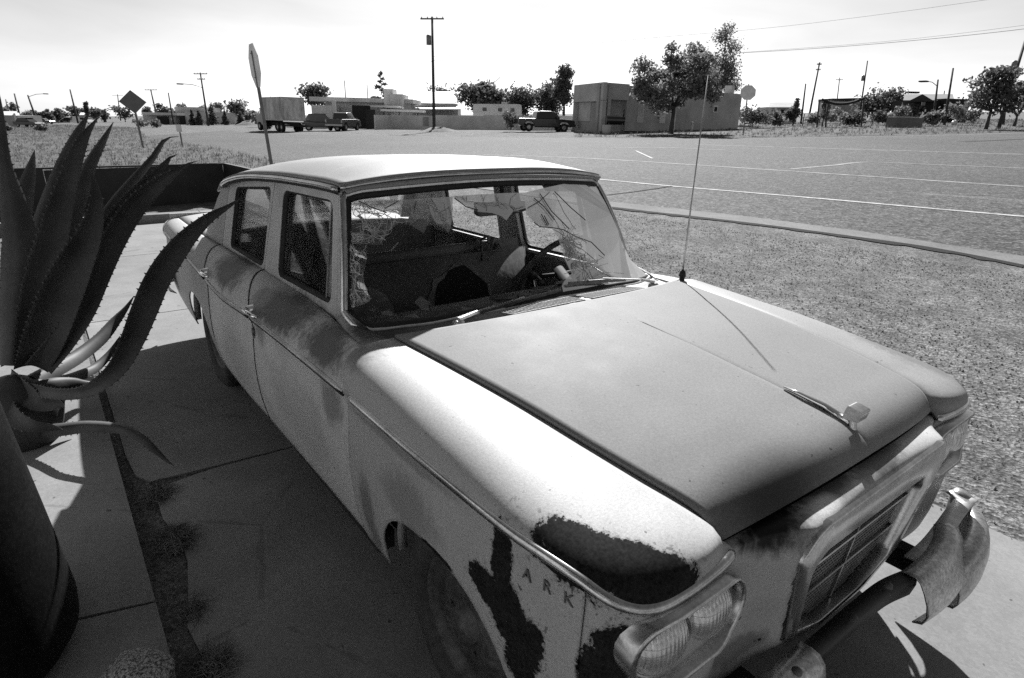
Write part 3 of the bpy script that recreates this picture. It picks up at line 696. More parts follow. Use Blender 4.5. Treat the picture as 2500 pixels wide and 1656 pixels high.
# cowl vents: slats over a dark well
def cowlz(x,y):
    j=int(round((y/.70+1)/2*60)); j=min(60,max(0,j)); b=WS(y/.742,0.); e=hood[0][j]; t=(x-b[0])/(e[0]-b[0]); return b[2]+(e[2]-b[2])*t-.010*sin(pi*min(1,max(0,t)))
for (ya,yb_) in ((-.305,.02),(.062,.37)):
    zc_=lambda x,y: cowlz(x,y)+.014
    w0=MB(); pts=[]
    xa,xb=-.545,-.462
    V=[];n=14
    for k in range(n+1):
        y=ya+(yb_-ya)*k/n
        dx=.03*(1-(y/.5)**2)
        V+=[(xa+dx,y,zc_(xa+dx,y)-.001),(xb+dx,y,zc_(xb+dx,y)-.001)]
    vg=mk('cowl_vent',V,[(2*k,2*k+1,2*k+3,2*k+2) for k in range(n)],INTD,cowl,False)
    ns=22
    sl=MB()
    for k in range(ns+1):
        y=ya+(yb_-ya)*k/ns; dx=.03*(1-(y/.5)**2); sl.bar((xa+dx-.002,y-.004,zc_(xa+dx,y)+.002),(xb+dx+.002,y+.004,zc_(xb+dx,y)+.002),.0048,.004)
    for t in (0,.5,1):
        for k in range(n):
            y0_,y1_=ya+(yb_-ya)*k/n,ya+(yb_-ya)*(k+1)/n; f0,f1=[.03*(1-(q/.5)**2) for q in (y0_,y1_)]; x_=xa+(xb-xa)*t
            sl.bar((x_+f0,y0_,zc_(x_+f0,y0_)+.002),(x_+f1,y1_,zc_(x_+f1,y1_)+.002),.005,.0045)
    o=sl.build('vent_slats',P_HOOD,vg); o['kind']='stuff'
# wipers
for (pv,el,b0,b1) in (((c8(890,1035)),c8(1310,872),c8(1030,990),c8(1560,812)),(c8(2215,775),c8(1840,742),c8(1625,768),c8(2010,742))):
    pvP=U(*pv,z=.985); wp=MB(); wp.lathe([(.026,-.02),(.022,.008),(.014,.014),(.0005,.016)],'z',tuple(pvP),14)
    def onws(p,o=.02):
        u,v=WSpix(*p,0,.06); return WS(u,v,o)
    E_=onws(el,.030); s0=pvP+np.array([0,0,.018]); wp.bar(s0,s0*.75+E_*.25+np.array([0,0,.006]),.016,.010); wp.bar(s0*.75+E_*.25+np.array([0,0,.006]),E_,.008,.005)
    wo=wp.build('wiper',CH,car); q0,q1=onws(b0,.014),onws(b1,.014); bl=MB(); bl.bar(q0,q1,.007,.012); bl.bar(q0*.7+q1*.3+np.array([.006,0,.008]),q0*.3+q1*.7+np.array([.006,0,.008]),.009,.006); bl.build('wiper_blade',LET,wo)
# aerial
mb=MB(); ab=np.array([-.552,.752,.950]); mb.lathe([(.030,-.01),(.026,.006),(.012,.012),(.012,.03),(.017,.034),(.013,.055),(.008,.06)],'z',tuple(ab),14)
an=mb.build('aerial_base',RUB,car,True); mb=MB(); mb.tube([tuple(ab+[0,0,.05]),(-.560,.765,1.30),tuple(U(1729,184,y=.87))],[.0042,.0036,.0026],6); mb.build('aerial_mast',CH,an,True)
# ---- wheels
def wheel(x,side,flat,name='wheel'):
    R,w_=.325,.165; W=MB()
    prof=[(.200,-w_*.36),(.215,-w_*.46),(.245,-w_*.52),(.285,-w_*.50),(.312,-w_*.42),(.323,-w_*.30),(R,-.02),(.318,-.0195),(.318,-.012),(R,-.011),(R,.011),(.318,.012),(.318,.0195),(R,.02),(.323,w_*.30),(.312,w_*.42),(.285,w_*.50),(.245,w_*.52),(.215,w_*.46),(.200,w_*.36)]
    W.lathe(prof,'y',(0,0,0),56)
    V=[]
    zmin=-(R-flat)
    for a,b,c in W.V:
        if c<zmin: 
            b*=1+ (zmin-c)*2.2; c=zmin
        elif c<zmin+.10: b*=1+.05*(1-(c-zmin)/.10)
        V.append((a,b,c))
    W.V=V; root=W.build(name,TYRE,car,True); root.location=(x,side*.735,R-flat)
    rim=MB(); s=side
    rim.lathe([(.205,-s*.06),(.207,s*.062),(.198,s*.070),(.190,s*.060),(.180,s*.045),(.150,s*.040),(.120,s*.058),(.090,s*.062),(.070,s*.052),(.060,s*.055),(.055,s*.075),(.0005,s*.080)],'y',(0,0,0),36)
    r_=rim.build('rim',RIM,root,True)
    for k in range(5):
        a=2*pi*k/5+.3; n_=MB(); n_.lathe([(.010,s*.040),(.010,s*.062),(.0005,s*.064)],'y',(.085*cos(a),0,.085*sin(a)),6); n_.build('lug_nut',RIM,r_)
    return root
wheel(0.01,-1,.035); wheel(0.01,1,.02); wheel(-2.87,-1,.03); wheel(-2.87,1,.02)
for xx in (0,-2.87): MB().tube([(xx,-.7,.3),(xx,.7,.3)],.042,8).build('axle',UND,car)
# inner wells, floor
mb=MB(); mb.box((-1.6,0,.30),(2.2,1.5,.04)); mb.box((-.40,0,.62),(.03,1.46,.62)); mb.box((.05,0,.80),(.95,1.04,.02)); mb.box((-3.3,0,.36),(1.4,1.3,.04)); mb.box((.15,-.52,.55),(.85,.02,.45)); mb.box((.15,.52,.55),(.85,.02,.45)); mb.box((.30,0,.44),(.5,1.0,.03))
mb.build('floor_pan',UND,car)
# ---- bumper, bent and torn
def sect(path,offs,name,mat,parent,up=None,closed=False):
    path=np.array(path,float); A=[]
    for i,p in enumerate(path):
        t=path[min(i+1,len(path)-1)]-path[max(i-1,0)]; t/=np.linalg.norm(t); u=np.array([0,0,1.]) if up is None else np.array(up[i],float); u=u-t*(u@t); u/=np.linalg.norm(u); o_=np.cross(u,t)*-1
        A.append([p+o_*a+u*b for a,b in offs])
    return grid(name,np.array(A),mat,parent,.004)
BO=[(-.030,.012),(-.005,.016),(.018,.012),(.034,-.004),(.042,-.035),(.046,-.075),(.040,-.115),(.020,-.145),(-.012,-.152)]
bpth=cr_spline([(.40,-.93,.455),(.52,-.915,.455),(.62,-.86,.455),(.672,-.75,.455),(.690,-.55,.455),(.698,-.38,.452),(.702,-.2,.448),(.704,0,.446),(.712,.15,.446),(.730,.255,.440)],70)
CHB=M('shade_dark_bumper_chrome',.012,rough=.6,var=.4,scale=7,metal=.0,fine=.4,fscale=90,bump=.2,bscale=30,bdist=.002)  # near-black tone stands in for shade over the bumper's middle
bm_=sect(bpth[:44],[(a,b) for a,b in BO],'front_bumper',CHP,car); sect(bpth[42:],[(-.03,.0),(.0,.003),(.010,-.004),(.012,-.02),(.004,-.06),(-.02,-.085)],'bumper_shaded_middle',CHB,bm_); bm_['label']='pitted bumper torn apart in the middle'
ov=MB()
b2=cr_spline([(.728,.235,.440),(.735,.30,.448),(.735,.40,.456),(.722,.48,.462),(.700,.545,.466)],26)
ups=[np.array([-.30-.25*i/25,-.12,1.0]) for i in range(26)]
sect(b2,[(a*.85,b*.95) for a,b in BO],'bumper_fragment',CHP,bm_,ups)
b3=cr_spline([(.760,.42,.395),(.772,.50,.42),(.770,.60,.438),(.748,.69,.448),(.708,.75,.455),(.64,.79,.46)],36)
sect(b3,[(a*.85,b*.95) for a,b in BO],'bumper_end',CHP,bm_,[np.array([-.12,0,1.])]*36)
br=MB(); 
bp_=cr_spline([(.700,.33,.44),(.706,.42,.452),(.700,.55,.462),(.690,.68,.468),(.684,.80,.468)],16)
A=[]
for i,p in enumerate(bp_): A.append([p+np.array([-.026,0,.0]),p+np.array([.026,.004,.002])])
grid('bumper_bracket',np.array(A),M('bare_light_steel',.5,rough=.5,var=.35,scale=14,metal=.3),bm_,.006)
tb=MB(); tb.tube([(.665,.80,.40),(.665,.80,.468),(.668,.802,.478)],[.032,.032,.022],12); tb.build('bumper_horn',CHP,bm_,True)
for yy in (.42,-.42): MB().box((.56,yy,.38),(.30,.05,.07)).build('frame_horn',UND,car)
for yy in (-.35,-.08,.12):
    bb=MB(); bb.lathe([(.012,-.004),(.012,.004),(.006,.010),(.0005,.011)],'z',(.712,yy,.463),12); bb.build('bumper_bolt',RIM,bm_,True)
# ---- interior
def cushion(name,c,sz,mat,parent,r=.05,tilt=0.,lab=None):
    bm=bmesh.new(); bmesh.ops.create_cube(bm,size=1); bmesh.ops.scale(bm,vec=sz,verts=bm.verts); bmesh.ops.bevel(bm,geom=bm.edges[:],offset=r,segments=4,affect='EDGES')
    bmesh.ops.rotate(bm,cent=(0,0,0),matrix=Matrix.Rotation(tilt,3,'Y'),verts=bm.verts); bmesh.ops.translate(bm,vec=c,verts=bm.verts)
    me=bpy.data.meshes.new(name); bm.to_mesh(me); bm.free(); me.materials.append(mat); me.polygons.foreach_set('use_smooth',[True]*len(me.polygons)); o=bpy.data.objects.new(name,me); link(o,parent); 
    if lab: o['label']=lab
    return o
fs=cushion('front_seat',(-1.28,0,.50),(.56,1.30,.20),INT,car)
sb=cushion('seat_back',(-1.58,0,.76),(.15,1.30,.50),INT,fs,.05,-.16); 
rs_=cushion('rear_seat',(-2.30,0,.48),(.5,1.28,.2),INT,car); cushion('seat_back',(-2.60,0,.74),(.16,1.28,.48),INT,rs_,.05,-.2)
# torn-open driver's side of the seat back: dark hole with pale ragged edge, plus cloth patches
def blob(name,c,ry,rz,mat,parent,nx=.0,seed=1,tilt=-.16,th=.006):
    r2=random.Random(seed); pts=[]
    for k in range(26):
        a=2*pi*k/26; q=1+r2.uniform(-.10,.10); y=ry*cos(a)*q; z=rz*sin(a)*q; pts.append((y,z))
    V=[(c[0]-tan(tilt)*-z*-1*-1*0+z*tan(tilt),c[1]+y,c[2]+z) for y,z in pts]; V2=[(a+th,b,d) for a,b,d in V]; n=26
    return mk(name,V+V2,[tuple(range(n-1,-1,-1)),tuple(range(n,2*n))]+[(i,(i+1)%n,(i+1)%n+n,i+n) for i in range(n)],mat,parent,False)
blob('seat_tear',(-1.492,.16,.72),.20,.20,INT2,fs,seed=3); blob('tear_hole',(-1.484,.16,.715),.185,.185,INTD,fs,seed=4)
blob('cloth_patch',(-1.494,-.42,.70),.18,.17,INT2,fs,seed=5); 
mb=MB(); r3=random.Random(5)
for k in range(40):
    y=.35+r3.gauss(0,.05); x=-1.62+r3.gauss(0,.02); z=.99+r3.uniform(-.03,.03); mb.tube([(x,y,z),(x+r3.uniform(-.03,.06),y+r3.uniform(-.05,.05),z+r3.uniform(-.06,.03)),(x+r3.uniform(0,.08),y+r3.uniform(-.07,.07),z-r3.uniform(.02,.12))],[.008,.010,.004],5)
mb.build('torn_stuffing',INT2,fs,True)
# debris on the back seat and a thin stick
mb=MB(); 
for k in range(60):
    c=(-2.30+r3.gauss(0,.07),-.30+r3.gauss(0,.10),.83+r3.uniform(0,.20)); s_=r3.uniform(.02,.05); mb.box(c,(s_,s_*1.4,s_*.8),Matrix.Rotation(r3.uniform(0,6),3,Vector((r3.random(),r3.random(),r3.random())).normalized()))
mb.build('foam_debris',INT2,rs_)
mb=MB(); mb.tube([tuple(U(*c8(395,575),x=-1.66)),tuple(U(*c8(480,480),x=-2.1))],.004,5); mb.build('loose_rod',CRK,car)
# dash, wheel, mirror
A=[]
for y in np.linspace(-.70,.70,30):
    b=WS(y/.742*.98,0); A.append([b+np.array([.0,0,-.012]),b+np.array([-.10,0,-.018]),b+np.array([-.20,0,-.03]),b+np.array([-.24,0,-.07]),b+np.array([-.22,0,-.20]),b+np.array([-.20,0,-.32])])
da=grid('dashboard',np.array(A),DASH,car,.01)
mb=MB(); r4=random.Random(9)
for k in range(26):
    y=r4.uniform(-.18,.32); b=WS(y/.742,0); x=b[0]-r4.uniform(.03,.19); s_=r4.uniform(.02,.05)
    poly=[(x+s_*cos(a)*r4.uniform(.6,1.2),y+s_*1.5*sin(a)*r4.uniform(.6,1.2)) for a in np.linspace(0,2*pi,7)[:-1]]; zz=b[2]-.012-.06*(b[0]-x)+r4.uniform(0,.006)
    mb.prism(poly,0,.007,lambda p,d,zz=zz:(p[0],p[1],zz+d+r4.uniform(0,.008)))
mb.build('cracked_pad_pieces',DASH,da)
hubc=np.array([-1.05,.43,.950]); ax_=np.array([-.86,0,.51]); e1=np.array([0,1,0.]); e2=np.cross(ax_,e1)
ring_=[hubc+.205*(cos(a)*e1+sin(a)*e2) for a in np.linspace(0,2*pi,49)]
mb=MB(); mb.tube(ring_,.0135,8,False); sw=mb.build('steering_wheel',M('worn_steering_wheel',.11,rough=.45,var=.6,scale=25),car,True)
mb=MB(); mb.tube([hubc-.19*e1-.02*ax_,hubc-.02*ax_*1.5,hubc+.19*e1-.02*ax_],.012,6); mb.build('wheel_spoke',INTD,sw,True)
mb=MB(); mb.tube([tuple(hubc),tuple(hubc+np.array([.36,0,-.22]))],.032,10); mb.build('steering_column',INTD,car,True)
mb=MB(); mb.tube([.145*(cos(a)*e1+sin(a)*e2)*.9+hubc for a in np.linspace(.2,2.9,20)],.007,6); mb.build('horn_ring',CH2,sw,True)
mb=MB(); a0=np.array(U(*c8(1465,755),x=-.92)); a1=np.array(U(*c8(1420,705),x=-1.02)); a2=np.array(U(*c8(1375,675),x=-1.05)); mb.tube([a0,a1],.006,6); mb.tube([a1,a1*.7+a2*.3,a2],[.006,.011,.008],8); mb.build('shift_lever',INT,car,True)
mb=MB(); mm=[U(*c8(*p),x=-.985) for p in ((1022,215),(1340,200),(1350,262),(1270,285),(1040,305),(1022,290))]; mb.prism([tuple(p) for p in mm],0,.03,lambda p,d:(p[0]-d,p[1],p[2])); mir=mb.build('rear_view_mirror',M('mirror_back_grey',.10,rough=.5),car,False); mb=MB(); mb.tube([(-.985,.04,1.29),(-.965,.02,1.375)],.009,6); mb.build('mirror_stem',RUB,mir)
cv_=[]
for y in np.linspace(.28,.56,9): cv_.append([WS(y/.66,.985)+np.array([-.03,0,0]),WS(y/.66,.90-.0*(y))+np.array([-.035,0,0])])
grid('sun_visor',np.array(cv_),LINER,car,.012)
hl_=rf.copy(); hl_[...,2]-=.03; hl_[...,1]*=.97; grid('headliner',hl_,LINER,roof,0)
# rear window
A=[]
for t in np.linspace(0,1,8): A.append([(-2.80-.28*t+.05*(1-v*v)*-1,v*(.56+.08*t),1.268-.30*t+.035*(1-v*v)*(1-t)) for v in np.linspace(-1,1,17)])
grid('rear_window',np.array(A),GLR,car,.004)
bk=[(-2.80,-.59,1.25),(-3.07,-.67,.95),(-3.07,.67,.95),(-2.80,.59,1.25)]; mb=MB()
for a,b in ((0,1),(2,3)): mb.bar(bk[a],bk[b],.10,.05)
mb.bar((-2.79,-.6,1.272),(-2.79,.6,1.272),.06,.04); mb.box((-2.90,0,.90),(.38,1.36,.03)); mb.build('rear_window_frame',P_QTR,car)
# door cards, inner sill
for side in (-1,1):
    for (a,b) in ((-1.54,-.60),(-2.41,-1.57)):
        mb=MB(); mb.box(((a+b)/2,side*.70,.66),(b-a,.03,.52)); mb.box(((a+b)/2,side*.715,.92),(b-a,.04,.02)); mb.build('door_card',INT,car)
# ---- what is left of the windshield
def wspoly(pts): return [WSpix(*c8(*p),(p[0]-1100)/1100,max(.05,min(.95,(950-p[1])/800))) for p in pts]
def glasspiece(pts,mat,name='windshield_shard',extra=[],off=0.):
    uv=wspoly(pts)+extra; V,F_=polyfill(dens(uv,.09),[],lambda u,v:tuple(WS(min(1,max(-1,u)),v,off))); n=len(V)
    V2=[tuple(np.array(p)-np.array([.82,0,.57])*.005) for p in V]
    return mk(name,V+V2,F_+[tuple(i+n for i in f[::-1]) for f in F_],mat,wf,False)
# far (driver) side: one big hazy piece reaching to the corner
glasspiece([(1345,140),(1350,285),(1420,355),(1530,385),(1570,440),(1610,590),(1640,650),(1660,690),(1610,740),(1580,800),(1620,850)],GLW,extra=[(.7,.012),(.9,.012),(.97,.03),(.985,.1),(.985,.3),(.985,.5),(.985,.7),(.985,.9),(.96,.985),(.8,.985),(.62,.985)])
glasspiece([(850,165),(880,190),(960,240),(1020,270),(1120,280),(1180,300),(1215,330),(1260,270),(1350,245),(1345,140)],GLC)
glasspiece([(660,180),(690,230),(700,280),(735,350),(800,385),(825,415),(840,360),(850,260),(850,168)],GLC)
glasspiece([(165,205),(150,480),(270,490),(375,495),(385,445),(430,390),(480,345),(540,340),(600,380),(655,415),(680,360),(700,280),(660,180),(400,190)],GLC)
glasspiece([(140,480),(135,880),(170,920),(240,900),(295,870),(250,760),(245,690),(270,590),(268,500)],GLC)
for pts in ([(280,930),(330,910),(335,945)],[(370,945),(420,930),(470,970),(380,962)],[(530,975),(600,955),(640,985)],[(600,880),(640,835),(705,880),(690,935),(640,920)],[(920,950),(925,905),(1000,920),(1060,925)],[(1110,915),(1150,875),(1175,890),(1160,915)],[(1520,830),(1525,795),(1580,830)]): glasspiece(pts,GLC,off=-.01)
# crack lines
def cracks(segs,mat,w,name):
    mb=MB()
    for s in segs:
        uv=wspoly(s); P=[WS(min(1,max(-1,u)),v,.003) for u,v in uv]
        for a,b in zip(P[:-1],P[1:]): mb.bar(a,b,w,.003,(.82,0,.57))
    o=mb.build(name,mat,wf); o['kind']='stuff'; return o
cr_=[]; r5=random.Random(21)
def star(cx,cy,n,r0,r1,a0=0,a1=6.283):
    for k in range(n):
        a=a0+(a1-a0)*(k+r5.uniform(-.3,.3))/n; l=r5.uniform(r0,r1); m_=.5; cr_.append([(cx,cy),(cx+cos(a)*l*m_+r5.uniform(-8,8),cy+sin(a)*l*m_+r5.uniform(-8,8)),(cx+cos(a)*l,cy+sin(a)*l)])
star(1600,470,22,60,150,-1.,1.4); star(1660,620,8,30,90,-.6,1.6)
for _ in range(16): x,y=r5.uniform(1640,2000),r5.uniform(560,720); cr_.append([(x,y),(x+r5.uniform(-90,90),y+r5.uniform(-30,30))])
def inpoly(p,poly):
    ins=False
    for (x0,y0),(x1,y1) in zip(poly,poly[1:]+poly[:1]):
        if (y0>p[1])!=(y1>p[1]) and p[0]<(x1-x0)*(p[1]-y0)/(y1-y0)+x0: ins=not ins
    return ins
def branch(x,y,a,n,poly,depth_=0):
    P=[(x,y)]
    for k in range(n):
        a+=r5.gauss(0,.28); l=r5.uniform(9,22); x+=cos(a)*l; y+=sin(a)*l
        if not inpoly((x,y),poly): break
        P.append((x,y))
        if depth_<2 and r5.random()<.22: branch(x,y,a+r5.choice((-1,1))*r5.uniform(.5,1.2),int(n*.6),poly,depth_+1)
    if len(P)>1: cr_.append(P)
for poly,seeds,n in (([(165,205),(150,480),(270,490),(375,495),(480,345),(655,415),(700,280),(660,180),(400,190)],[(385,290),(240,400),(600,330),(300,440),(200,300)],12),
    ([(140,480),(140,880),(240,900),(290,860),(250,760),(245,690),(268,500)],[(215,700),(200,560),(180,800)],11),
    ([(660,180),(735,350),(825,415),(850,260),(850,168)],[(760,270),(800,330)],9),([(850,165),(960,240),(1120,280),(1215,330),(1345,240),(1345,140)],[(1000,210),(1240,230)],9),
    ([(1345,140),(1350,285),(1530,385),(1610,590),(1660,690),(1600,820),(2080,740),(1960,420),(1800,140)],[(1640,600),(1600,480),(1760,660)],7)):
    for sx_,sy_ in seeds:
        for k in range(5): branch(sx_,sy_,r5.random()*6.28,n,poly)
cracks(cr_,CRK,.0011,'crack_lines')
cracks([[(1400,345),(1440,375),(1530,382),(1600,395),(1680,440),(1790,480),(1880,570)],[(1440,150),(1520,270),(1590,340),(1640,390)],[(1540,135),(1650,245),(1750,330)],[(1360,245),(1440,200),(1505,140)],[(210,200),(300,245),(400,280)],[(390,250),(480,200)],[(860,180),(940,240),(1020,262)],[(1400,180),(1470,240),(1540,330)],[(1585,775),(1605,860)],[(600,200),(590,260)],[(1470,300),(1500,360)],[(1450,290),(1490,365)]],CRKD,.0028,'crack_lines')
# ================================================================== GROUND
def ground_mat(name,base,scales,rough=.95,var=.2,bump=.5,bd=.01,speck=.35,big=.25,bigs=.25,dark=None,spec=.12):
    m,n,b=newmat(name); B=NB(n); v=B.coord()
    f=B.rng(B.noise(v,bigs,5,.6),.3,.7,1-big,1+big)
    f=B.m('MULTIPLY',f,B.rng(B.noise(v,3.5,4,.6),.3,.7,1-var*.6,1+var*.6))
    for s in scales:
        vo=B.voro(v,s,'F1','Color'); sx=n.nodes.new('ShaderNodeSeparateColor'); n.links.new(vo,sx.inputs[0])
        f=B.m('MULTIPLY',f,B.rng(sx.outputs[0],0,1,1-speck,1+speck))
    c=B.m('MULTIPLY',f,base)
    if dark: c=dark(B,v,c)
    B.link(c,b.inputs['Base Color']); b.inputs['Roughness'].default_value=rough; b.inputs['Specular IOR Level'].default_value=spec
    if bump: B.bump(B.m('ADD',B.voro(v,scales[0]),B.noise(v,scales[-1]*.4,3)),b,bump,bd)
    return m
DIRT=ground_mat('dusty_gravel_ground',.120,[40,110],speck=.50,bump=.7,bd=.012,big=.28,bigs=.9,var=.45)
FAR=ground_mat('dry_earth',.15,[3,9],speck=.25,bump=0,big=.2,bigs=.05)
ASPH=ground_mat('chip_seal_asphalt',.062,[16,48],speck=.72,bump=.9,bd=.012,big=.2,bigs=.12,rough=.88,spec=.16)
def conc_dark(B,v,c):
    st=B.noise(v,1.7,5,.6,.5); c=B.m('MULTIPLY',c,B.rng(st,.3,.7,.82,1.12))
    hc=B.voro(B.mapping(v,scale=(1,1,1),loc=(.3,.2,0)),.55,'DISTANCE_TO_EDGE'); wob=B.noise(v,5,4,.6); c=B.mixv(B.rng(B.m('ADD',hc,B.m('MULTIPLY',B.m('SUBTRACT',wob,.5),.05)),.0,.0022,.3,0),c,.05)
    oil=B.noise(v,.9,3,.5,.4); c=B.m('MULTIPLY',c,B.rng(oil,.56,.72,1,.75))
    sp=B.noise(v,23,2,.5); return B.mixv(B.rng(sp,.73,.75,0,.7),c,.05)
CONC=ground_mat('weathered_concrete',.215,[260,90],speck=.07,bump=.15,bd=.002,var=.12,big=.08,dark=conc_dark,rough=.88)
CONCS=ground_mat('sidewalk_concrete',.20,[260,90],speck=.07,bump=.15,bd=.002,var=.14,big=.1,dark=conc_dark,rough=.88)
GUT=ground_mat('gutter_concrete',.17,[120,40],speck=.12,bump=.2,bd=.003,var=.2)
DIRTD=ground_mat('dark_dirt',.10,[60,140],speck=.35,bump=.7,bd=.01)
GRS_S=ground_mat('dry_grass_soil',.085,[9,30],speck=.4,bump=.5,bd=.03,big=.35,bigs=.22)
PAINTW=M('worn_road_paint',.36,rough=.8,var=.35,scale=4,fine=.35,fscale=30,spec=.1)
TAR=M('tar_seal',.055,rough=.95,var=.3,scale=8,spec=.03)
# terrain: one polar sheet reaching the horizon
rr=np.r_[0,np.linspace(1.2,14,14),np.geomspace(16,4500,34)]; aa=np.linspace(0,2*pi,97)
V=[];F_=[]
for r_ in rr:
    for a in aa[:-1]:
        x,y=-.8+r_*cos(a),.3+r_*sin(a); V.append((x,y,float(hgt(x,y))))
na=96
for i in range(len(rr)-1):
    for k in range(na): F_.append((i*na+k,(i+1)*na+k,(i+1)*na+(k+1)%na,i*na+(k+1)%na))
gnd=mk('ground',V,F_,DIRT,None,True,kind='structure')
def sheet(name,poly,mat,dz,parent=None,st=1.5,kind='structure',thick=0,label=None):
    """flat polygon (list of xy) draped over the terrain, dz above it"""
    bm=bmesh.new(); vs=[bm.verts.new((p[0],p[1],0)) for p in dens(poly,st)]; bm.faces.new(vs)
    bmesh.ops.triangulate(bm,faces=bm.faces[:])
    for _ in range(6):
        lg=[e for e in bm.edges if e.calc_length()>max(st*1.6,.04*(e.verts[0].co.length))]
        if not lg or len(bm.faces)>30000: break
        bmesh.ops.subdivide_edges(bm,edges=lg,cuts=1); bmesh.ops.triangulate(bm,faces=[f for f in bm.faces if len(f.verts)>3])
    for v in bm.verts: v.co.z=float(hgt(v.co.x,v.co.y))+dz
    bmesh.ops.recalc_face_normals(bm,faces=bm.faces[:])
    if sum(f.normal.z for f in bm.faces)<0: bmesh.ops.reverse_faces(bm,faces=bm.faces[:])
    if thick:
        r=bmesh.ops.extrude_face_region(bm,geom=bm.faces[:]); 
        for g in r['geom']:
            if isinstance(g,bmesh.types.BMVert): pass
        vv=[g for g in r['geom'] if isinstance(g,bmesh.types.BMVert)]
        bmesh.ops.translate(bm,vec=(0,0,0),verts=vv); top=set(vv)
        for v in bm.verts:
            if v not in top: v.co.z-=thick
    me=bpy.data.meshes.new(name); bm.to_mesh(me); bm.free(); me.materials.append(mat); o=bpy.data.objects.new(name,me); link(o,parent)
    if kind and parent is None: o['kind']=kind
    return o
def gxy(*pts): return [tuple(G(*p)[:2]) for p in pts]
# concrete apron of poured slabs
ap=bpy.data.objects.new('driveway',None); link(ap,kind='structure')
xs=[-10.15,-7.45,-4.66,-1.76,1.25,4.3]
for i in range(5):
    a,b=xs[i]+.008,xs[i+1]-.008
    if i==2: poly=[(a,-1.43),(a,1.5),(b,1.5),(b+.02,.6),(b-.01,-.2),(b+.015,-.7),(b-.01,-1.1),(b-.03,-1.36),(b-.12,-1.41),(b-.35,-1.425)]
    elif i==3: poly=[(b-.6,-1.40),(b-1.2,-1.37),(b-1.5,-1.41),(b-1.75,-1.38),(b-2.0,-1.40),(b-2.15,-1.37),(b-2.35,-1.335),(b-2.5,-1.33),(b-2.7,-1.365),(a+.03,-1.36),(a-.005,-1.1),(a+.015,-.7),(a-.01,-.2),(a+.02,.6),(a,1.52),(b,1.5),(b,-1.41)]
    else: poly=[(a,-1.43),(a,1.5),(b,1.5),(b,-1.43)]
    sheet('slab',poly,CONC,.014,ap,.6,None,thick=.06)
# dark joints and dirt gap
sheet('dirt_gap',[(-4.6,-1.475),(-4.6,-1.40),(-1.9,-1.38),(-1.5,-1.28),(-1.0,-1.2),(-.5,-1.3),(4.2,-1.36),(4.2,-1.475)],DIRTD,.004,None,.5)
sheet('joint_fill',[(-10.3,-1.37),(-10.3,1.49),(4.3,1.49),(4.3,-1.35)],DIRTD,.003,None,.8)
# sidewalk slabs, a step higher
sw_=bpy.data.objects.new('sidewalk',None); link(sw_,kind='structure')
def sl(poly): 
    sheet('slab',poly,CONCS,.05,sw_,.5,None,thick=.09)
jx=[(-4.6,-4.6),(-3.05,-3.03),(-.90,-1.13),(1.2,1.2),(4.2,4.2)]
for (a0,a1),(b0,b1) in zip(jx[:-1],jx[1:]): sl([(a0+.006,-1.468),(a1+.006,-2.35),(b1-.006,-2.35),((b0*.5+b1*.5)-.012,-1.9),(b0-.006,-1.468)])
# gutter strip along the street, ragged inner edge
gu=[(1380,482),(1493,494),(1800,527),(2100,566),(2500,628)]; gl=[(2500,650),(2390,628),(2250,603),(2100,582),(1900,555),(1700,531),(1600,520),(1493,507),(1380,493)]
gpoly=gxy(*gu)+gxy(*gl)
gpoly=[(gpoly[0][0]-12,gpoly[0][1]-1.0)]+gpoly[:4]+[gpoly[4],(gpoly[4][0]+9,gpoly[4][1]+.7),(gpoly[5][0]+9,gpoly[5][1]+.75)]+gpoly[5:]+[(gpoly[-1][0]-12,gpoly[-1][1]-1.0)]
sheet('gutter',gpoly,GUT,.012,None,.5,thick=.05)
cl_=gxy(*gl[::-1]); 
mbx=[]
r6=random.Random(4)
el=[(p[0],p[1]-.01) for p in cr_spline([(a_,b_,0) for a_,b_ in cl_],50)]; lo_=[(p[0]+r6.uniform(-.03,.03),p[1]-.09-r6.uniform(0,.10)) for p in el]
cg_=np.array([[(p[0],p[1],float(hgt(*p))+.020),(q[0],q[1],float(hgt(*q))+.012)] for p,q in zip(el,lo_)]); o=grid('gutter_crack',cg_,ground_mat('crack_dirt',.022,[60,140],speck=.3,bump=.5)); o['kind']='structure'
# street
near=[(-45,3.6),(-30,5.2),(-20,6.6)]+[(p[0],p[1]+.02) for p in gxy((1380,486),(1493,497),(2100,570),(2500,632))]+[(9,9.6),(60,14)]
farl=[(60,74)]+gxy((2500,326),(2200,334),(1800,340),(1400,338),(1000,333),(620,327))+[(-80,18)]
sheet('street',near+farl+[(-60,4.5)],ASPH,.006,None,1.6)
def stripe(px,w,mat=PAINTW,dz=.012,nm='road_marking',parent=None):
    P=np.array([G(*p)[:2] for p in px]); P=cr_spline(np.c_[P,np.zeros(len(P))],40)[:,:2]; t=np.gradient(P,axis=0); t/=np.linalg.norm(t,axis=1)[:,None]; N_=np.c_[-t[:,1],t[:,0]]
    A=[[(q[0],q[1],float(hgt(q[0],q[1]))+dz) for q in (p+n*w/2,p-n*w/2)] for p,n in zip(P,N_)]
    o=grid(nm,np.array(A),mat); o['kind']='structure'; return o
PAINTF=M('faded_road_paint',.135,rough=.85,var=.45,scale=2.5,fine=.4,fscale=25,spec=.1)
stripe([(1380,431),(1600,452),(2000,486),(2500,530)],.13)
PAINTM=M('half_worn_road_paint',.25,rough=.85,var=.4,scale=2.5,fine=.4,fscale=25,spec=.1)
stripe([(1180,379),(1400,386),(1700,404),(2050,427),(2500,457)],.20,PAINTM)
stripe([(1930,414),(2030,405),(2125,397),(2300,404),(2500,412)],.18,PAINTM,.013)
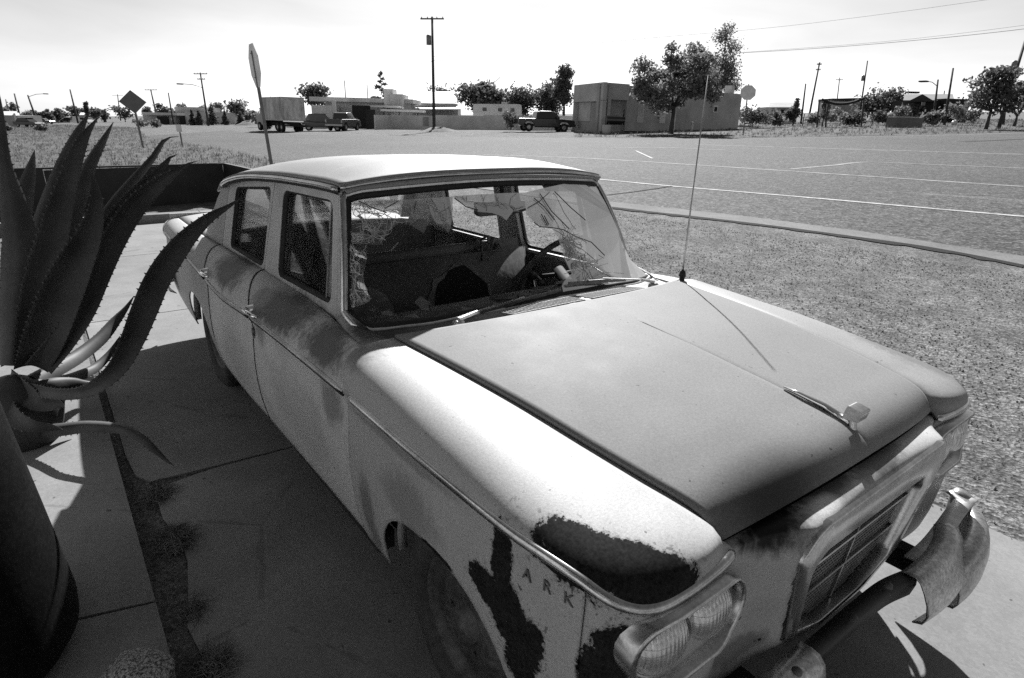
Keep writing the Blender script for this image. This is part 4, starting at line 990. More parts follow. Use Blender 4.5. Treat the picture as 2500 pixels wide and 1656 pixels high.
stripe([(1700,354),(2100,366),(2500,378)],.28,PAINTM)
stripe([(1500,363),(1590,361),(1780,368)],.5,PAINTF,.011)
stripe([(1552,369),(1593,388)],.10,PAINTW,.016)
stripe([(1480,478),(1560,468),(1640,456)],.06,TAR,.014,'tar_line')
stripe([(2350,347),(2420,344),(2500,340)],.5,TAR,.011,'tar_line')
# loose stones
def stones(name,n,region,rmin,rmax,mat,seed,lift=0.):
    r_=np.random.default_rng(seed); ico=[(0,0,1),(.9,0,.1),(.28,.85,.0),(-.72,.52,.1),(-.72,-.52,0),(.28,-.85,.1),(0,0,-.6)]
    fc=[(0,1,2),(0,2,3),(0,3,4),(0,4,5),(0,5,1),(6,2,1),(6,3,2),(6,4,3),(6,5,4),(6,1,5)]
    V=[];F_=[];k=0; ico=np.array(ico)
    while k<n:
        x,y=region(r_); s=rmin*(rmax/rmin)**(r_.random()**2.2); a=r_.random()*6.28; q=ico*(r_.uniform(.7,1.25,(7,1)))*[s,s*r_.uniform(.6,1),s*.55]; c,s2=cos(a),sin(a)
        z=float(hgt(x,y))+lift+s*.15+(.012 if y<1.5 else 0); o=len(V)
        V+=[(x+p[0]*c-p[1]*s2,y+p[0]*s2+p[1]*c,z+p[2]) for p in q]; F_+=[tuple(i+o for i in f) for f in fc]; k+=1
    o=mk(name,V,F_,mat,None,False); o['kind']='stuff'; o['label']='loose pale gravel scattered between the car and the street gutter'; o['category']='gravel'; return o
STN=M('gravel_stones',.14,rough=.95,var=.4,scale=14,spec=.1)
def reg(r_):
    while True:
        u=r_.random(); x=-9+13*r_.random(); y=1.22+6.3*r_.random()**.85
        yg_=7.0+.12*(x+7)
        tr_=.5+.5*sin(y*2.1+.25*x+.6*sin(x*.7)); cl_=.5+.5*sin(x*1.9+y*.8+2*sin(y*1.3))
        if y<1.6 and r_.random()>((y-1.2)/.4)**2: continue
        if y<yg_ and x<.2+.55*y+1.5 and r_.random()<.25+.5*tr_+.35*cl_: return x,y
stones('gravel',52000,reg,.0025,.014,STN,3,.004)
# left: kerb and steel wall
kb=MB(); kb.box((-10.30,-1.9,.05),(.20,6.4,.30)); 
kr=thing('kerb','low concrete kerb at the back end of the driveway','kerb'); 
for a,b in ((-5.2,-2.2),(-2.18,.55),(.57,1.3)):
    m_=MB(); m_.box((-10.31,(a+b)/2,-.02),(.20,b-a,.22)); m_.build('kerb_block',GUT,kr)
STEEL=M('dark_rusted_steel',.018,rough=.6,var=.4,scale=3,fine=.3,fscale=40,metal=.2,bump=.3,bscale=20)
stw=thing('steel_wall','low black steel wall behind the agave, at the end of the driveway','wall',(0,0,0))
zb=-.14
pts=[(-12.62,-4.6),(-12.66,-1.4),(-12.70,1.56)]
for (a,b) in zip(pts[:-1],pts[1:]):
    m_=MB(); m_.bar((a[0],a[1]+.004,.20),(b[0],b[1]-.004,.25),.04,.86); m_.build('steel_plate',STEEL,stw)
m_=MB(); m_.bar((-12.70,1.57,.25),(-10.7,2.0,.16),.04,.86); m_.build('steel_plate',STEEL,stw)
m_=MB(); m_.bar((-12.62,-4.6,.64),(-12.70,1.60,.69),.07,.03); m_.bar((-12.70,1.60,.69),(-10.7,2.02,.605),.07,.03); m_.build('top_rail',STEEL,stw)
# ================================================================== VEGETATION
def leafmat(name,base,var=.45):
    m,n,b=newmat(name); B=NB(n); oi=n.nodes.new('ShaderNodeObjectInfo'); g=n.nodes.new('ShaderNodeNewGeometry'); 
    v=B.coord(); r_=B.rng(B.noise(v,1.6,3),.3,.7,1-var,1+var); c=B.m('MULTIPLY',B.m('MULTIPLY',r_,B.rng(g.outputs['Random Per Island'],0,1,.6,1.4)),base)
    B.link(c,b.inputs['Base Color']); b.inputs['Roughness'].default_value=.7; b.inputs['Specular IOR Level'].default_value=.2
    tl=n.nodes.new('ShaderNodeBsdfTranslucent'); B.link(B.m('MULTIPLY',c,1.3),tl.inputs[0]); mx=n.nodes.new('ShaderNodeMixShader'); mx.inputs[0].default_value=.35
    ou=[q for q in n.nodes if q.type=='OUTPUT_MATERIAL'][0]; n.links.new(b.outputs[0],mx.inputs[1]); n.links.new(tl.outputs[0],mx.inputs[2]); n.links.new(mx.outputs[0],ou.inputs[0])
    return m
BARK=M('bark',.06,rough=.9,var=.4,scale=5,bump=.4,bscale=20)
LF=[leafmat('dark_leaves',.10),leafmat('mid_leaves',.17),leafmat('pale_dry_leaves',.13)]
def crown_mesh(name,clumps,n,ls,mat,seed,elong=1.):
    """n leaf quads spread through ellipsoid clumps (cx,cy,cz,rx,ry,rz)"""
    r_=np.random.default_rng(seed); w=np.array([c[3]*c[4]*c[5] for c in clumps])**.7; w/=w.sum(); idx=r_.choice(len(clumps),n,p=w); C=np.array(clumps)[idx]
    d=r_.normal(size=(n,3)); d/=np.linalg.norm(d,axis=1)[:,None]; rad=r_.random(n)**.45
    P=C[:,:3]+d*C[:,3:]*rad[:,None]*(1+.18*r_.normal(size=(n,1)))
    a=r_.normal(size=(n,3)); a/=np.linalg.norm(a,axis=1)[:,None]; b=np.cross(a,r_.normal(size=(n,3))); b/=np.linalg.norm(b,axis=1)[:,None]
    s=ls*r_.uniform(.5,1.3,(n,1)); a*=s*elong; b*=s*.6
    V=np.stack([P-a-b*.2,P+b,P+a,P-b],1).reshape(-1,3); me=bpy.data.meshes.new(name); me.vertices.add(4*n); me.vertices.foreach_set('co',V.ravel()); me.loops.add(4*n); me.loops.foreach_set('vertex_index',np.arange(4*n)); me.polygons.add(n); me.polygons.foreach_set('loop_start',np.arange(n)*4)
    me.update(calc_edges=True); me.materials.append(mat); return me
def tree(name,label,P,H,Wd,style='round',mat=0,n=1400,ls=.28,seed=1,group=None,trunk_h=None,cat='tree',lean=(0,0)):
    t=thing(name,label,cat,tuple(P),0,group); r_=random.Random(seed); th=trunk_h if trunk_h is not None else H*.32
    cl=[]
    if style=='round':
        for k in range(9):
            a=r_.random()*6.28; q=r_.uniform(.1,.55); z=th+(H-th)*r_.uniform(.25,.78); s=r_.uniform(.22,.40)
            cl.append((cos(a)*q*Wd/2,sin(a)*q*Wd/2,z,Wd*s*.8,Wd*s*.8,(H-th)*s*.62))
    elif style=='bush':
        for k in range(8):
            a=r_.random()*6.28; q=r_.uniform(.1,.65); s=r_.uniform(.25,.4); cl.append((cos(a)*q*Wd/2,sin(a)*q*Wd/2,H*r_.uniform(.25,.7),Wd*s*.75,Wd*s*.75,H*s*.75))
    elif style=='cone':
        for k in range(9):
            z=k/8; cl.append((r_.uniform(-.05,.05)*Wd,r_.uniform(-.05,.05)*Wd,H*(.10+.82*z),Wd*.5*(1-z*.82),Wd*.5*(1-z*.82),H*.10))
    elif style=='layer':
        for k in range(16):
            z=.2+.8*k/16; a=r_.random()*6.28; q=(1-z)*.8+.12; cl.append((cos(a)*q*Wd/2*.8,sin(a)*q*Wd/2*.8,H*z,Wd*.30*(1.15-z),Wd*.30*(1.15-z),H*.035))
    elif style=='mesq':
        for k in range(44):
            a=r_.random()*6.28; q=r_.random()**.5*.86; z=H*(.57+.37*sqrt(max(0,1-q*q))*r_.uniform(-.75,1)); s=r_.uniform(.10,.19); cl.append((cos(a)*q*Wd/2,sin(a)*q*Wd/2,z,Wd*s*.75,Wd*s*.75,H*s*.6))
    elif style=='tall':
        for k in range(18):
            a=r_.random()*6.28; q=r_.uniform(.05,.75); z=H*r_.uniform(.35,.97); q*=1.25-z/H; s=r_.uniform(.13,.22); cl.append((cos(a)*q*Wd/2,sin(a)*q*Wd/2,z,Wd*s,Wd*s,H*s*.55))
    o=bpy.data.objects.new('crown',crown_mesh('crown',cl,n,ls,LF[mat],seed)); link(o,t)
    if style not in ('bush',):
        m_=MB(); rt=max(.06,H*.026); top=Vector((lean[0],lean[1],th)); m_.tube([(0,0,-.1),(lean[0]*.4,lean[1]*.4,th*.5),tuple(top)],[rt*1.3,rt,rt*.8],7)
        for c in cl[:9]:
            e=Vector(c[:3]); mid=top.lerp(e,.5)+Vector((0,0,-.06*H)); m_.tube([top,mid,e],[rt*.55,rt*.34,rt*.12],5)
        m_.build('trunk',BARK,t,True)
    return t
def treepx(name,label,base,top_y,wpx,style,mat=0,n=1200,seed=1,group=None,ls=None,dist=None,cat='tree',th=None):
    """base pixel on the ground, crown top row and crown width in photo pixels"""
    if dist: 
        v=ray(*base); P=CAM+v*dist; P[2]=hgt(P[0],P[1])
    else: P=G(*base)
    d=depth(P); pxb=pj(P)[1]; H=(pxb-top_y)*d/FPX*1.0; W_=wpx*d/FPX
    return tree(name,label,P,H,W_,style,mat,n,ls or max(.10,W_*.035),seed,group,th*H if th is not None else None,cat)
gB='trees behind the low white wall'; gL='far trees along the left skyline'
treepx('mesquite_tree','big open mesquite tree in front of the adobe building',(1638,327),122,216,'mesq',1,12500,5,None,.15,th=.30)
treepx('tall_tree','tall thin tree rising behind the adobe roof, right of the mesquite',(1742,312),90,135,'tall',1,7000,8,None,.17,90)
treepx('shade_tree','dense dark tree behind the wall beside the trailer',(1176,308),184,150,'round',0,5200,12,gB,.28,88,th=.05)
treepx('backyard_tree','ragged dark tree behind the black pickup',(1262,306),205,110,'bush',0,2600,13,gB,.26,92)
treepx('backyard_tree','small tree behind the trailer hitch',(1325,306),190,110,'bush',0,2600,14,gB,.26,95)
treepx('backyard_tree','bare-topped tree touching the left corner of the adobe building',(1375,306),172,100,'tall',0,2600,15,gB,.24,90)
treepx('round_tree','round leafy tree behind the box truck',(770,312),208,92,'round',0,1900,16,None,.26,95,th=.35)
treepx('fir_tree','thin layered fir tree behind the store roof',(935,310),183,72,'layer',0,1100,17,None,.24,105)
treepx('roof_tree','pale tree top behind the white metal roof',(1075,306),208,66,'round',2,700,18,None,.24,110)
treepx('shrub','dark shrub against the adobe side wall behind the far stop sign',(1835,318),255,95,'bush',0,1300,19,None,.16,70,cat='shrub')
treepx('shrub','small dark shrub behind the tail of the black pickup',(1240,321),268,52,'bush',0,700,20,None,.12,61,cat='shrub')
treepx('round_tree','wide dome-shaped dark tree behind the dirt yard',(2135,296),205,150,'bush',0,3000,21,None,.3,112,th=.1)
treepx('roadside_tree','wispy leaning tree beside the end of the street',(2408,312),180,190,'tall',0,2600,22,None,.20,60)
treepx('roadside_tree','dense dark tree behind the wispy roadside tree',(2475,312),190,140,'round',0,2400,23,None,.22,72,th=.2)
for i,(x,w_,t,st,mt) in enumerate([(1890,60,270,'bush',1),(1930,50,262,'bush',0),(1985,55,268,'bush',1),(2030,60,258,'bush',1),(2080,70,262,'bush',0),(2150,60,262,'bush',0),(2190,60,255,'bush',1),(2235,55,252,'bush',0),(2275,60,255,'bush',1),(2330,70,248,'bush',1),(2365,60,262,'bush',2),(2315,40,266,'bush',0),(2010,40,246,'tall',2),(1938,36,246,'tall',2)]):
    if st=='tall': treepx('sapling','thin pale sapling sticking up above the scrub in the dirt yard',(x,292),t,w_,st,mt,420,40+i,'saplings in the dirt yard',.2,74+8*(i%4))
    else: treepx('scrub_bush','weedy scrub bush in the dirt yard right of the adobe building',(x,292),t,w_,st,mt,520,40+i,'scrub bushes in the dirt yard',.22,74+8*(i%4),cat='shrub')
CY=[(472,270,22,303),(488,270,24,303),(521,252,32,304),(552,272,20,308),(589,274,22,307)]
for i,(x,t,w_,b) in enumerate(CY): treepx('cypress',('squat cypress in front of the pale building','broad cypress beside the utility pole','tallest dark cypress right of the utility pole','slim cypress right of the tallest one','last cypress by the dirt mound')[i],(x,b),t,w_,'cone',0,700,60+i,'cypresses along the pale building',.22,112,th=.05)
treepx('round_tree','bushy tree behind the last cypress',(580,300),243,62,'round',1,1100,70,None,.3,125,th=.15)
for i,(x,w_,t,st,mt) in enumerate([(12,40,262,'round',1),(34,34,252,'round',0),(62,40,272,'bush',0),(88,44,266,'round',0),(122,22,261,'round',0),(112,40,272,'bush',0),(142,36,266,'round',0),(163,34,268,'bush',0),(186,44,260,'round',0),(204,32,264,'round',0),(217,18,256,'tall',0),(236,44,264,'round',0),(258,36,268,'bush',0),(306,72,257,'round',0),(362,34,260,'round',0),(402,46,254,'round',0),(424,36,262,'bush',0),(448,44,250,'round',0),(505,40,255,'round',1),(540,46,252,'round',1),(612,44,268,'bush',1),(650,40,266,'bush',1)]):
    treepx('skyline_tree','dark far-off tree on the left skyline',(x,296),t,w_,st,mt,420,80+i,gL,.45,150+10*(i%5),th=.12)
for i,(x,w_,t,b) in enumerate([(630,40,270,302),(655,30,283,306),(15,30,300,312),(345,60,286,303),(380,40,290,303),(105,40,300,312)]): treepx('low_shrub','low weedy shrub on the far verge',(x,b),t,w_,'bush',1,260,120+i,'low shrubs on the far verge',.22,90 if b<305 else 70,cat='shrub')
# grass stuff
def grass(name,label,n,poly,hmin,hmax,mat,seed,parent=None,wd=.02,dz=0.):
    r_=np.random.default_rng(seed); poly=np.array(poly); x0,y0=poly.min(0); x1,y1=poly.max(0); V=[];F_=[]; k=0
    def inside(x,y):
        ins=False
        for (ax,ay),(bx,by) in zip(poly,np.roll(poly,-1,0)):
            if (ay>y)!=(by>y) and x<(bx-ax)*(y-ay)/(by-ay)+ax: ins=not ins
        return ins
    tri=0
    while k<n:
        x,y=r_.uniform(x0,x1),r_.uniform(y0,y1)
        dist=hypot(x-CAM[0],y-CAM[1])
        if r_.random()>min(1,(28/dist)**1.2) or not inside(x,y): 
            tri+=1
            if tri>n*80: break
            continue
        z=float(hgt(x,y)); kf=max(1,dist/60)
        for _ in range(4):
            h=r_.uniform(hmin,hmax)*(.8+.4*kf*.5); a=r_.random()*6.28; lx,ly=r_.normal(0,.35*h,2); ox,oy=r_.normal(0,.06*kf,2); w_=wd*kf*r_.uniform(.6,1.5); o=len(V)
            V+=[(x+ox-cos(a)*w_,y+oy-sin(a)*w_,z+dz-.01),(x+ox+cos(a)*w_,y+oy+sin(a)*w_,z+dz-.01),(x+ox+lx,y+oy+ly,z+dz+h)]; F_.append((o,o+1,o+2))
        k+=1
    o=mk(name,V,F_,mat,parent,False,kind='stuff'); o['label']=label; o['category']='grass'; return o
GRM=leafmat('dry_grass_blades',.10,.25)
fieldp=[(-13.2,-9),(-13.2,2.6),(-24,6.0),(-36,6.6),(-60,6.5),(-110,12),(-160,6),(-200,-30),(-60,-30)]
sheet('field',fieldp,GRS_S,.010,None,3)
grass('field_grass','dry grass covering the field behind the steel wall',15000,fieldp,.05,.20,GRM,5,None,.014)
vg=[tuple(p) for p in gxy((1400,335),(1800,337),(2200,331),(2500,323))]; vp=vg+[(40,95),(40,170),(-60,170)]+gxy((1900,300),(1600,316),(1420,322))
sheet('verge',vp,GRS_S,.009,None,3)
grass('verge_grass','dry grass on the verge across the street',7000,vp,.08,.28,GRM,6,None,.02)
# dry grass clumps rooted in the dirt gap beside the sidewalk
STRAW=M('dry_straw',.13,rough=.9,var=.5,scale=9)
def clump(P,R_,n,seed,label):
    t=[];r_=random.Random(seed); m_=MB()
    for k in range(n):
        a=r_.random()*6.28; q=R_*r_.random()**.6; x,y=P[0]+cos(a)*q*1.5,P[1]+sin(a)*q; b=r_.random()*6.28; l=r_.uniform(.02,.09); m_.tube([(x,y,.012+r_.uniform(0,.015)),(x+cos(b)*l*.5+r_.uniform(-.01,.01),y+sin(b)*l*.5+r_.uniform(-.01,.01),.018+r_.uniform(.0,.022)),(x+cos(b)*l,y+sin(b)*l,.016+r_.uniform(0,.014))],[.0018,.0016,.0006],3,False)
    o=m_.build('straw_clump',STRAW); o['label']=label; o['category']='dry grass'; return o
clump(G(430,1330),.06,330,1,'largest clump of dead straw in the gap beside the sidewalk')
clump(G(385,1215),.05,200,2,'small dark straw clump below the drooping agave tip')
clump(G(520,1640),.06,200,3,'straw clump at the sidewalk edge near the granite stone')
clump(G(470,1500),.04,60,4,'thin wisps of straw halfway along the sidewalk gap')
# ================================================================== AGAVE
AG=M('agave_leaf_skin',.042,rough=.62,var=.35,scale=6,fine=.15,fscale=60,bump=.15,bscale=25,bdist=.004,spec=.35)
AGT=M('agave_teeth_horn',.05,rough=.5,var=.4,scale=30)
rootP=DP(45,1015,3.05)
agv=thing('agave','huge dark agave with saw-toothed leaves beside the driveway','agave',(rootP[0],rootP[1],0))
def a5(x,y): return x/1.96,250+y/1.96
def leaf(pts,twist=.25,face=1,cup=.35,teeth=True,mat=AG,tip=.10,n=34,lab=None):
    """pts: (crop x, crop y, crop width, depth) from base to tip"""
    C=np.array([DP(*a5(p[0],p[1]),p[3]) for p in pts]); Wd=np.array([.86*p[2]/1.96*p[3]/FPX for p in pts])
    d=np.r_[0,np.cumsum(np.linalg.norm(np.diff(C,axis=0),axis=1))]; d/=d[-1]; q=np.linspace(0,1,n); C=interp(d,C,q); Wd=np.maximum(interp(d,Wd,q),.003); Wd[-1]=.002
    A=[];edge=[[],[]]; S_=np.linspace(-1,1,9)
    for i in range(n):
        t=C[min(i+1,n-1)]-C[max(i-1,0)]; t/=np.linalg.norm(t); vw=C[i]-CAM; vw/=np.linalg.norm(vw)
        s=np.cross(t,vw); s/=np.linalg.norm(s); nn=np.cross(s,t)*face
        ct,st_=cos(twist),sin(twist); s2=s*ct+nn*st_; n2=-s*st_+nn*ct
        hw=Wd[i]/2/max(.35,ct); th=min(.035,hw*.35)+.002
        top=[C[i]+s2*k*hw+n2*(cup*hw*(abs(k)**1.6)) for k in S_]; bot=[C[i]+s2*k*hw*.985+n2*(cup*hw*(abs(k)**1.6)-th*(1-k*k)-.0015) for k in S_[::-1]]
        A.append(top+bot+[top[0]]); edge[0].append((top[0],-s2,t)); edge[1].append((top[-1],s2,t))
    L_=grid('leaf',np.array(A),mat,agv); 
    if lab: L_['label']=lab
    if teeth:
        m_=MB(); r_=random.Random(int(pts[0][0]*7+pts[-1][1])); Ltot=np.linalg.norm(np.diff(C,axis=0),axis=1).sum(); sp=.034; nt_=int(Ltot/sp)
        for e in edge:
            E0=np.array([x[0] for x in e]); 
            for k in range(2,nt_-3):
                f=(k+r_.uniform(-.2,.2))/nt_*(n-1); i=int(f); u=f-i
                if i>=n-1: continue
                p=E0[i]*(1-u)+E0[i+1]*u; o_=np.array(e[i][1]); t=np.array(e[i][2]); h=r_.uniform(.004,.010)*min(1,Wd[i]/.06+.3); w_=.007
                up=np.cross(o_,t); tipv=p+o_*h+t*h*.35
                m_.add([p-t*w_-o_*.004,p+t*w_-o_*.004,p+up*.003-o_*.004,p-up*.003-o_*.004,tipv],[(0,2,4),(2,1,4),(1,3,4),(3,0,4)])
        o=m_.build('teeth',AGT,L_); o['kind']='stuff'
    return L_
D0=3.05
leaf([(60,1260,120,D0),(75,1000,150,3.05),(95,700,165,3.05),(60,480,120,3.02),(25,300,60,2.98),(5,60,26,2.93),(-8,-60,6,2.9)],.2)                     # left edge
leaf([(110,1250,130,D0),(140,950,160,3.1),(195,700,165,3.15),(255,470,130,3.2),(315,280,84,3.22),(375,140,44,3.22),(412,75,16,3.22),(432,42,4,3.22)],.35,1)    # tall left pair
leaf([(130,1250,140,D0),(170,980,165,2.98),(225,740,160,2.95),(280,520,120,2.93),(330,350,90,2.92),(380,210,64,2.92),(425,130,30,2.92),(470,72,5,2.92)],.15,-1)
leaf([(150,1240,120,D0),(215,950,120,3.3),(300,660,100,3.45),(370,450,84,3.5),(430,290,60,3.52),(490,185,34,3.52),(525,125,14,3.52),(543,94,3,3.52)],.45)
leaf([(60,1250,110,D0),(60,900,120,3.3),(78,620,118,3.42),(105,470,96,3.45),(132,370,66,3.46),(152,290,34,3.46),(166,228,4,3.46)],.2)
leaf([(150,1260,150,D0),(205,1120,190,2.92),(265,960,200,2.86),(335,800,180,2.82),(410,650,130,2.80),(450,540,84,2.80),(457,450,56,2.80),(448,380,26,2.80),(438,316,4,2.80)],.2,-1,.5)
leaf([(170,1250,110,D0),(260,1020,100,3.3),(360,780,84,3.5),(460,600,62,3.6),(560,460,52,3.65),(660,345,44,3.68),(740,250,30,3.7),(785,182,18,3.7),(805,170,9,3.7),(856,164,3,3.7)],.4)
leaf([(170,1250,110,D0),(270,1020,110,3.2),(380,800,90,3.35),(500,610,84,3.42),(620,460,80,3.46),(720,360,58,3.48),(790,290,30,3.5),(815,262,12,3.5),(846,250,3,3.5)],.5,-1,.5)
leaf([(190,1260,130,D0),(290,1140,130,2.98),(390,990,125,2.95),(470,810,120,2.95),(550,640,118,2.97),(640,500,110,3.0),(730,410,86,3.02),(810,350,54,3.03),(870,315,26,3.04),(905,292,10,3.04),(942,282,3,3.04)],.2,-1,.45)
leaf([(150,1370,60,2.95),(250,1392,62,2.85),(370,1392,66,2.78),(470,1352,82,2.72),(560,1270,96,2.70),(630,1140,116,2.68),(690,990,130,2.66),(750,850,128,2.66),(830,725,116,2.68),(920,620,84,2.70),(1010,545,50,2.72),(1090,500,24,2.74),(1158,455,3,2.76)],.15,-1,.35,lab='long drooping leaf that curls up to the car window')
leaf([(150,1330,90,D0),(260,1270,84,3.2),(380,1200,74,3.4),(480,1120,66,3.55),(550,1040,48,3.65),(600,985,24,3.7),(640,930,4,3.75)],.75,1,.3)
leaf([(170,1345,80,D0),(280,1330,66,3.2),(380,1300,56,3.4),(460,1260,46,3.55),(530,1190,30,3.65),(575,1120,5,3.7)],.8,1,.3)
leaf([(130,1380,90,3.0),(230,1345,74,3.05),(330,1335,60,3.15),(420,1345,36,3.25),(480,1345,5,3.3)],.85,1,.35)
leaf([(40,1330,120,D0),(120,1390,110,2.95),(200,1440,84,2.9),(280,1445,54,2.9),(310,1460,6,2.9)],.3,-1)
leaf([(30,1360,110,D0),(20,1450,110,2.9),(90,1520,90,2.85),(170,1550,66,2.85),(250,1555,34,2.88),(300,1568,5,2.9)],.3,-1)
DEADL=M('drying_agave_leaf',.19,rough=.7,var=.45,scale=8,fine=.2,fscale=50)
# low leaf resting over the sidewalk edge
leaf([(60,1600,80,3.05),(170,1575,74,3.02),(300,1560,72,2.98),(420,1548,66,2.94),(520,1552,60,2.92),(590,1562,54,2.90),(670,1600,46,2.88),(740,1660,34,2.86),(800,1715,14,2.85),(832,1740,3,2.84)],.55,1,.3,lab='lowest leaf lying across the sidewalk edge')
m_=MB(); m_.lathe([(.14,-.02),(.18,.10),(.20,.20),(.16,.30),(.05,.36),(.0005,.37)],'z',(rootP[0],rootP[1],.03),20); m_.build('heart',AG,agv,True)
for ch in agv.children: ch.matrix_parent_inverse=agv.matrix_world.inverted() if False else Matrix.Translation((-rootP[0],-rootP[1],0))
# ---- dark upright planter at the frame edge
POT=M('black_glazed_planter',.008,rough=.5,var=.5,scale=5,fine=.5,fscale=70,bump=.25,bscale=60,bdist=.003,spec=.12)
pb=G(186,1610,.05); pc=np.array([pb[0]-.18,pb[1]-.36])
pot=thing('planter','tall black planter standing on the sidewalk beside the agave','planter',(pc[0],pc[1],.05))
m_=MB(); R_=.395; m_.lathe([(.0005,.012),(R_*.80,.012),(R_*.92,.02),(R_*.985,.06),(R_*.998,.12),(R_*.925,.45),(R_*.845,.80),(R_*.80,1.0),(R_*.80,1.02),(R_*.80,1.04),(R_*.77,1.05),(R_*.73,1.045),(R_*.72,.98),(.0005,.97)],'z',(0,0,0),64); m_.build('vessel',POT,pot,True,auto=60)
m_=MB(); m_.lathe([(R_*.72,.986),(.0005,.995)],'z',(0,0,0),40); m_.build('soil',DIRTD,pot,True)
# ---- granite stone
gs=G(335,1690,.05); bm=bmesh.new(); bmesh.ops.create_icosphere(bm,subdivisions=4,radius=1)
for v in bm.verts:
    q=v.co.copy(); nz=1+.05*sin(q.x*5+1)+.04*sin(q.y*6+2)+.03*sin(q.z*7); v.co=Vector((q.x*.105*nz,q.y*.095*nz,q.z*.055*nz))
me=bpy.data.meshes.new('stone'); bm.to_mesh(me); bm.free(); me.polygons.foreach_set('use_smooth',[True]*len(me.polygons))
mt,n_,b_=newmat('speckled_granite'); B=NB(n_); v_=B.coord(); k_=B.noise(v_,130,4,.7); B.link(B.rng(k_,.42,.58,.05,.42),b_.inputs['Base Color']); b_.inputs['Roughness'].default_value=.8; B.bump(k_,b_,.5,.003); me.materials.append(mt)
o=bpy.data.objects.new('granite_stone',me); link(o,None,'speckled granite stone on the sidewalk near the planter','stone'); o.location=(gs[0],gs[1],.05+.048)
# ================================================================== SIGNS
GALV=M('galvanised_steel',.22,rough=.5,var=.25,scale=5,metal=.3)
SIGNB=M('sign_back_aluminium',.80,rough=.55,var=.15,scale=3)
SIGND=M('dull_sign_back',.16,rough=.6,var=.15,scale=3)
def octo(r): return [(r*cos(pi/8+k*pi/4),r*sin(pi/8+k*pi/4)) for k in range(8)]
def sign(name,label,base,topP,poly,center,yaw,mat,r_post=.03,cat='sign',grp=None,square=True):
    t=thing(name,label,cat,tuple(base),0,grp); T=Vector(topP)-Vector(base); C_=Vector(center)-Vector(base)
    m_=MB(); m_.bar((0,0,-.2),tuple(T),r_post*2,r_post*1.2); m_.build('post',GALV,t)
    ax=Vector((cos(yaw),sin(yaw),0)); up=T.normalized(); nn=ax.cross(up)
    m_=MB(); m_.prism(poly,-.006,.006,lambda p,d:tuple(C_+ax*p[0]+up*p[1]+nn*(d+r_post*1.0))); m_.build('sign_plate',mat,t)
    for k in (.55,-.55):
        m_=MB(); m_.lathe([(.012,-.01),(.012,.02),(.0005,.022)],'z',(0,0,0),8); q=C_+up*k*poly[2][1]; m_.V=[tuple(q+ax*a+up*b-nn*(c-.0)) for a,b,c in m_.V]; m_.build('bolt',GALV,t)
    return t
ds=14.4; sb_=DP(672,440,ds); ssx,ssy=sb_[0],sb_[1]; ssb=np.array([ssx,ssy,float(hgt(ssx,ssy))]); sc_=DP(618,160,ds); stp=DP(612,105,ds)
vh=atan2(sc_[1]-CAM[1],sc_[0]-CAM[0])
sign('stop_sign','tall pale stop sign seen nearly edge-on behind the car roof',ssb,DP(616,125,ds),octo(.56),sc_,vh+.20,SIGNB,.035)
b=G(350,362); sign('warning_sign','dark diamond warning sign seen from behind in the field',b,DP(320,226,depth(b)),[(0,-.67),(.67,0),(0,.67),(-.67,0)],DP(324.5,250,depth(b)),YAW-pi/2+.35,SIGND,.05)
b=G(446,360); sign('marker_post','short marker post with a small plate near the diamond sign',b,DP(437,308,depth(b)),[(-.16,-.2),(.16,-.2),(.16,.2),(-.16,.2)],DP(438,314,depth(b)),YAW-pi/2,SIGNB,.04)
b=G(1814,331); sign('stop_sign','small round-looking stop sign seen from behind in front of the adobe wall',b,DP(1828,206,depth(b)),octo(.62),DP(1826,227,depth(b)),YAW-pi/2-.1,SIGNB,.045)
# ================================================================== POLES AND WIRES
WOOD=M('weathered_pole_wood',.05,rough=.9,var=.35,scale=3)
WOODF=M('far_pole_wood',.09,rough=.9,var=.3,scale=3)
def pole(label,base,top,arms=(),r=.14,dist=None,mat=None,transf=None,lamp=None,name='utility_pole',grp='utility poles'):
    if dist: v=ray(*base); P=CAM+v*dist; P[2]=hgt(P[0],P[1])-.1
    else: P=G(*base)
    d=depth(P); T=DP(top[0],top[1],d); t=thing(name,label,'pole',tuple(P),0,grp); e=Vector(T-P); H=e.length; mat=mat or WOOD
    m_=MB(); m_.tube([(0,0,-.2),tuple(e*.5),tuple(e)],[r*1.15,r*.95,r*.75],8); m_.build('shaft',mat,t,True)
    rt=Vector(RT[0])
    for fr,wd in arms:
        q=e*fr; m_=MB(); m_.bar(tuple(q-rt*wd/2),tuple(q+rt*wd/2),.12,.12); a=m_.build('crossarm',mat,t)
        for k in (-.45,-.2,.2,.45):
            m_=MB(); m_.lathe([(.03,0),(.05,.05),(.05,.12),(.0005,.16)],'z',tuple(q+rt*wd*k+Vector((0,0,.05))),6); m_.build('insulator',GALV,a)
    if transf: 
        q=e*transf; m_=MB(); m_.lathe([(.0005,-.45),(.25,-.45),(.25,.4),(.12,.5),(.0005,.52)],'z',tuple(q-rt*.38),10); m_.build('transformer',GALV,t,True)
    if lamp:
        q=e*lamp[0]; m_=MB(); m_.tube([tuple(q),tuple(q+rt*lamp[1]*.5+Vector((0,0,.5))),tuple(q+rt*lamp[1]+Vector((0,0,.6)))],.05,6); m_.build('lamp_arm',GALV,t,True)
        m_=MB(); m_.box(tuple(q+rt*(lamp[1]+.35*np.sign(lamp[1]))+Vector((0,0,.58))),(.9,.9,.18)); m_.build('lamp_head',WOOD,t)
    return t,P,e
p1_=pole('tall utility pole with one crossarm in front of the low white wall',(1060,322),(1055,42),((.985,2.4),),.15,None,None,.80)
pole('utility pole with two crossarms and a street lamp beside the cypresses',(509,308),(489,178),((.98,2.3),(.88,1.3)),.15,None,None,None,(.72,-3.4))
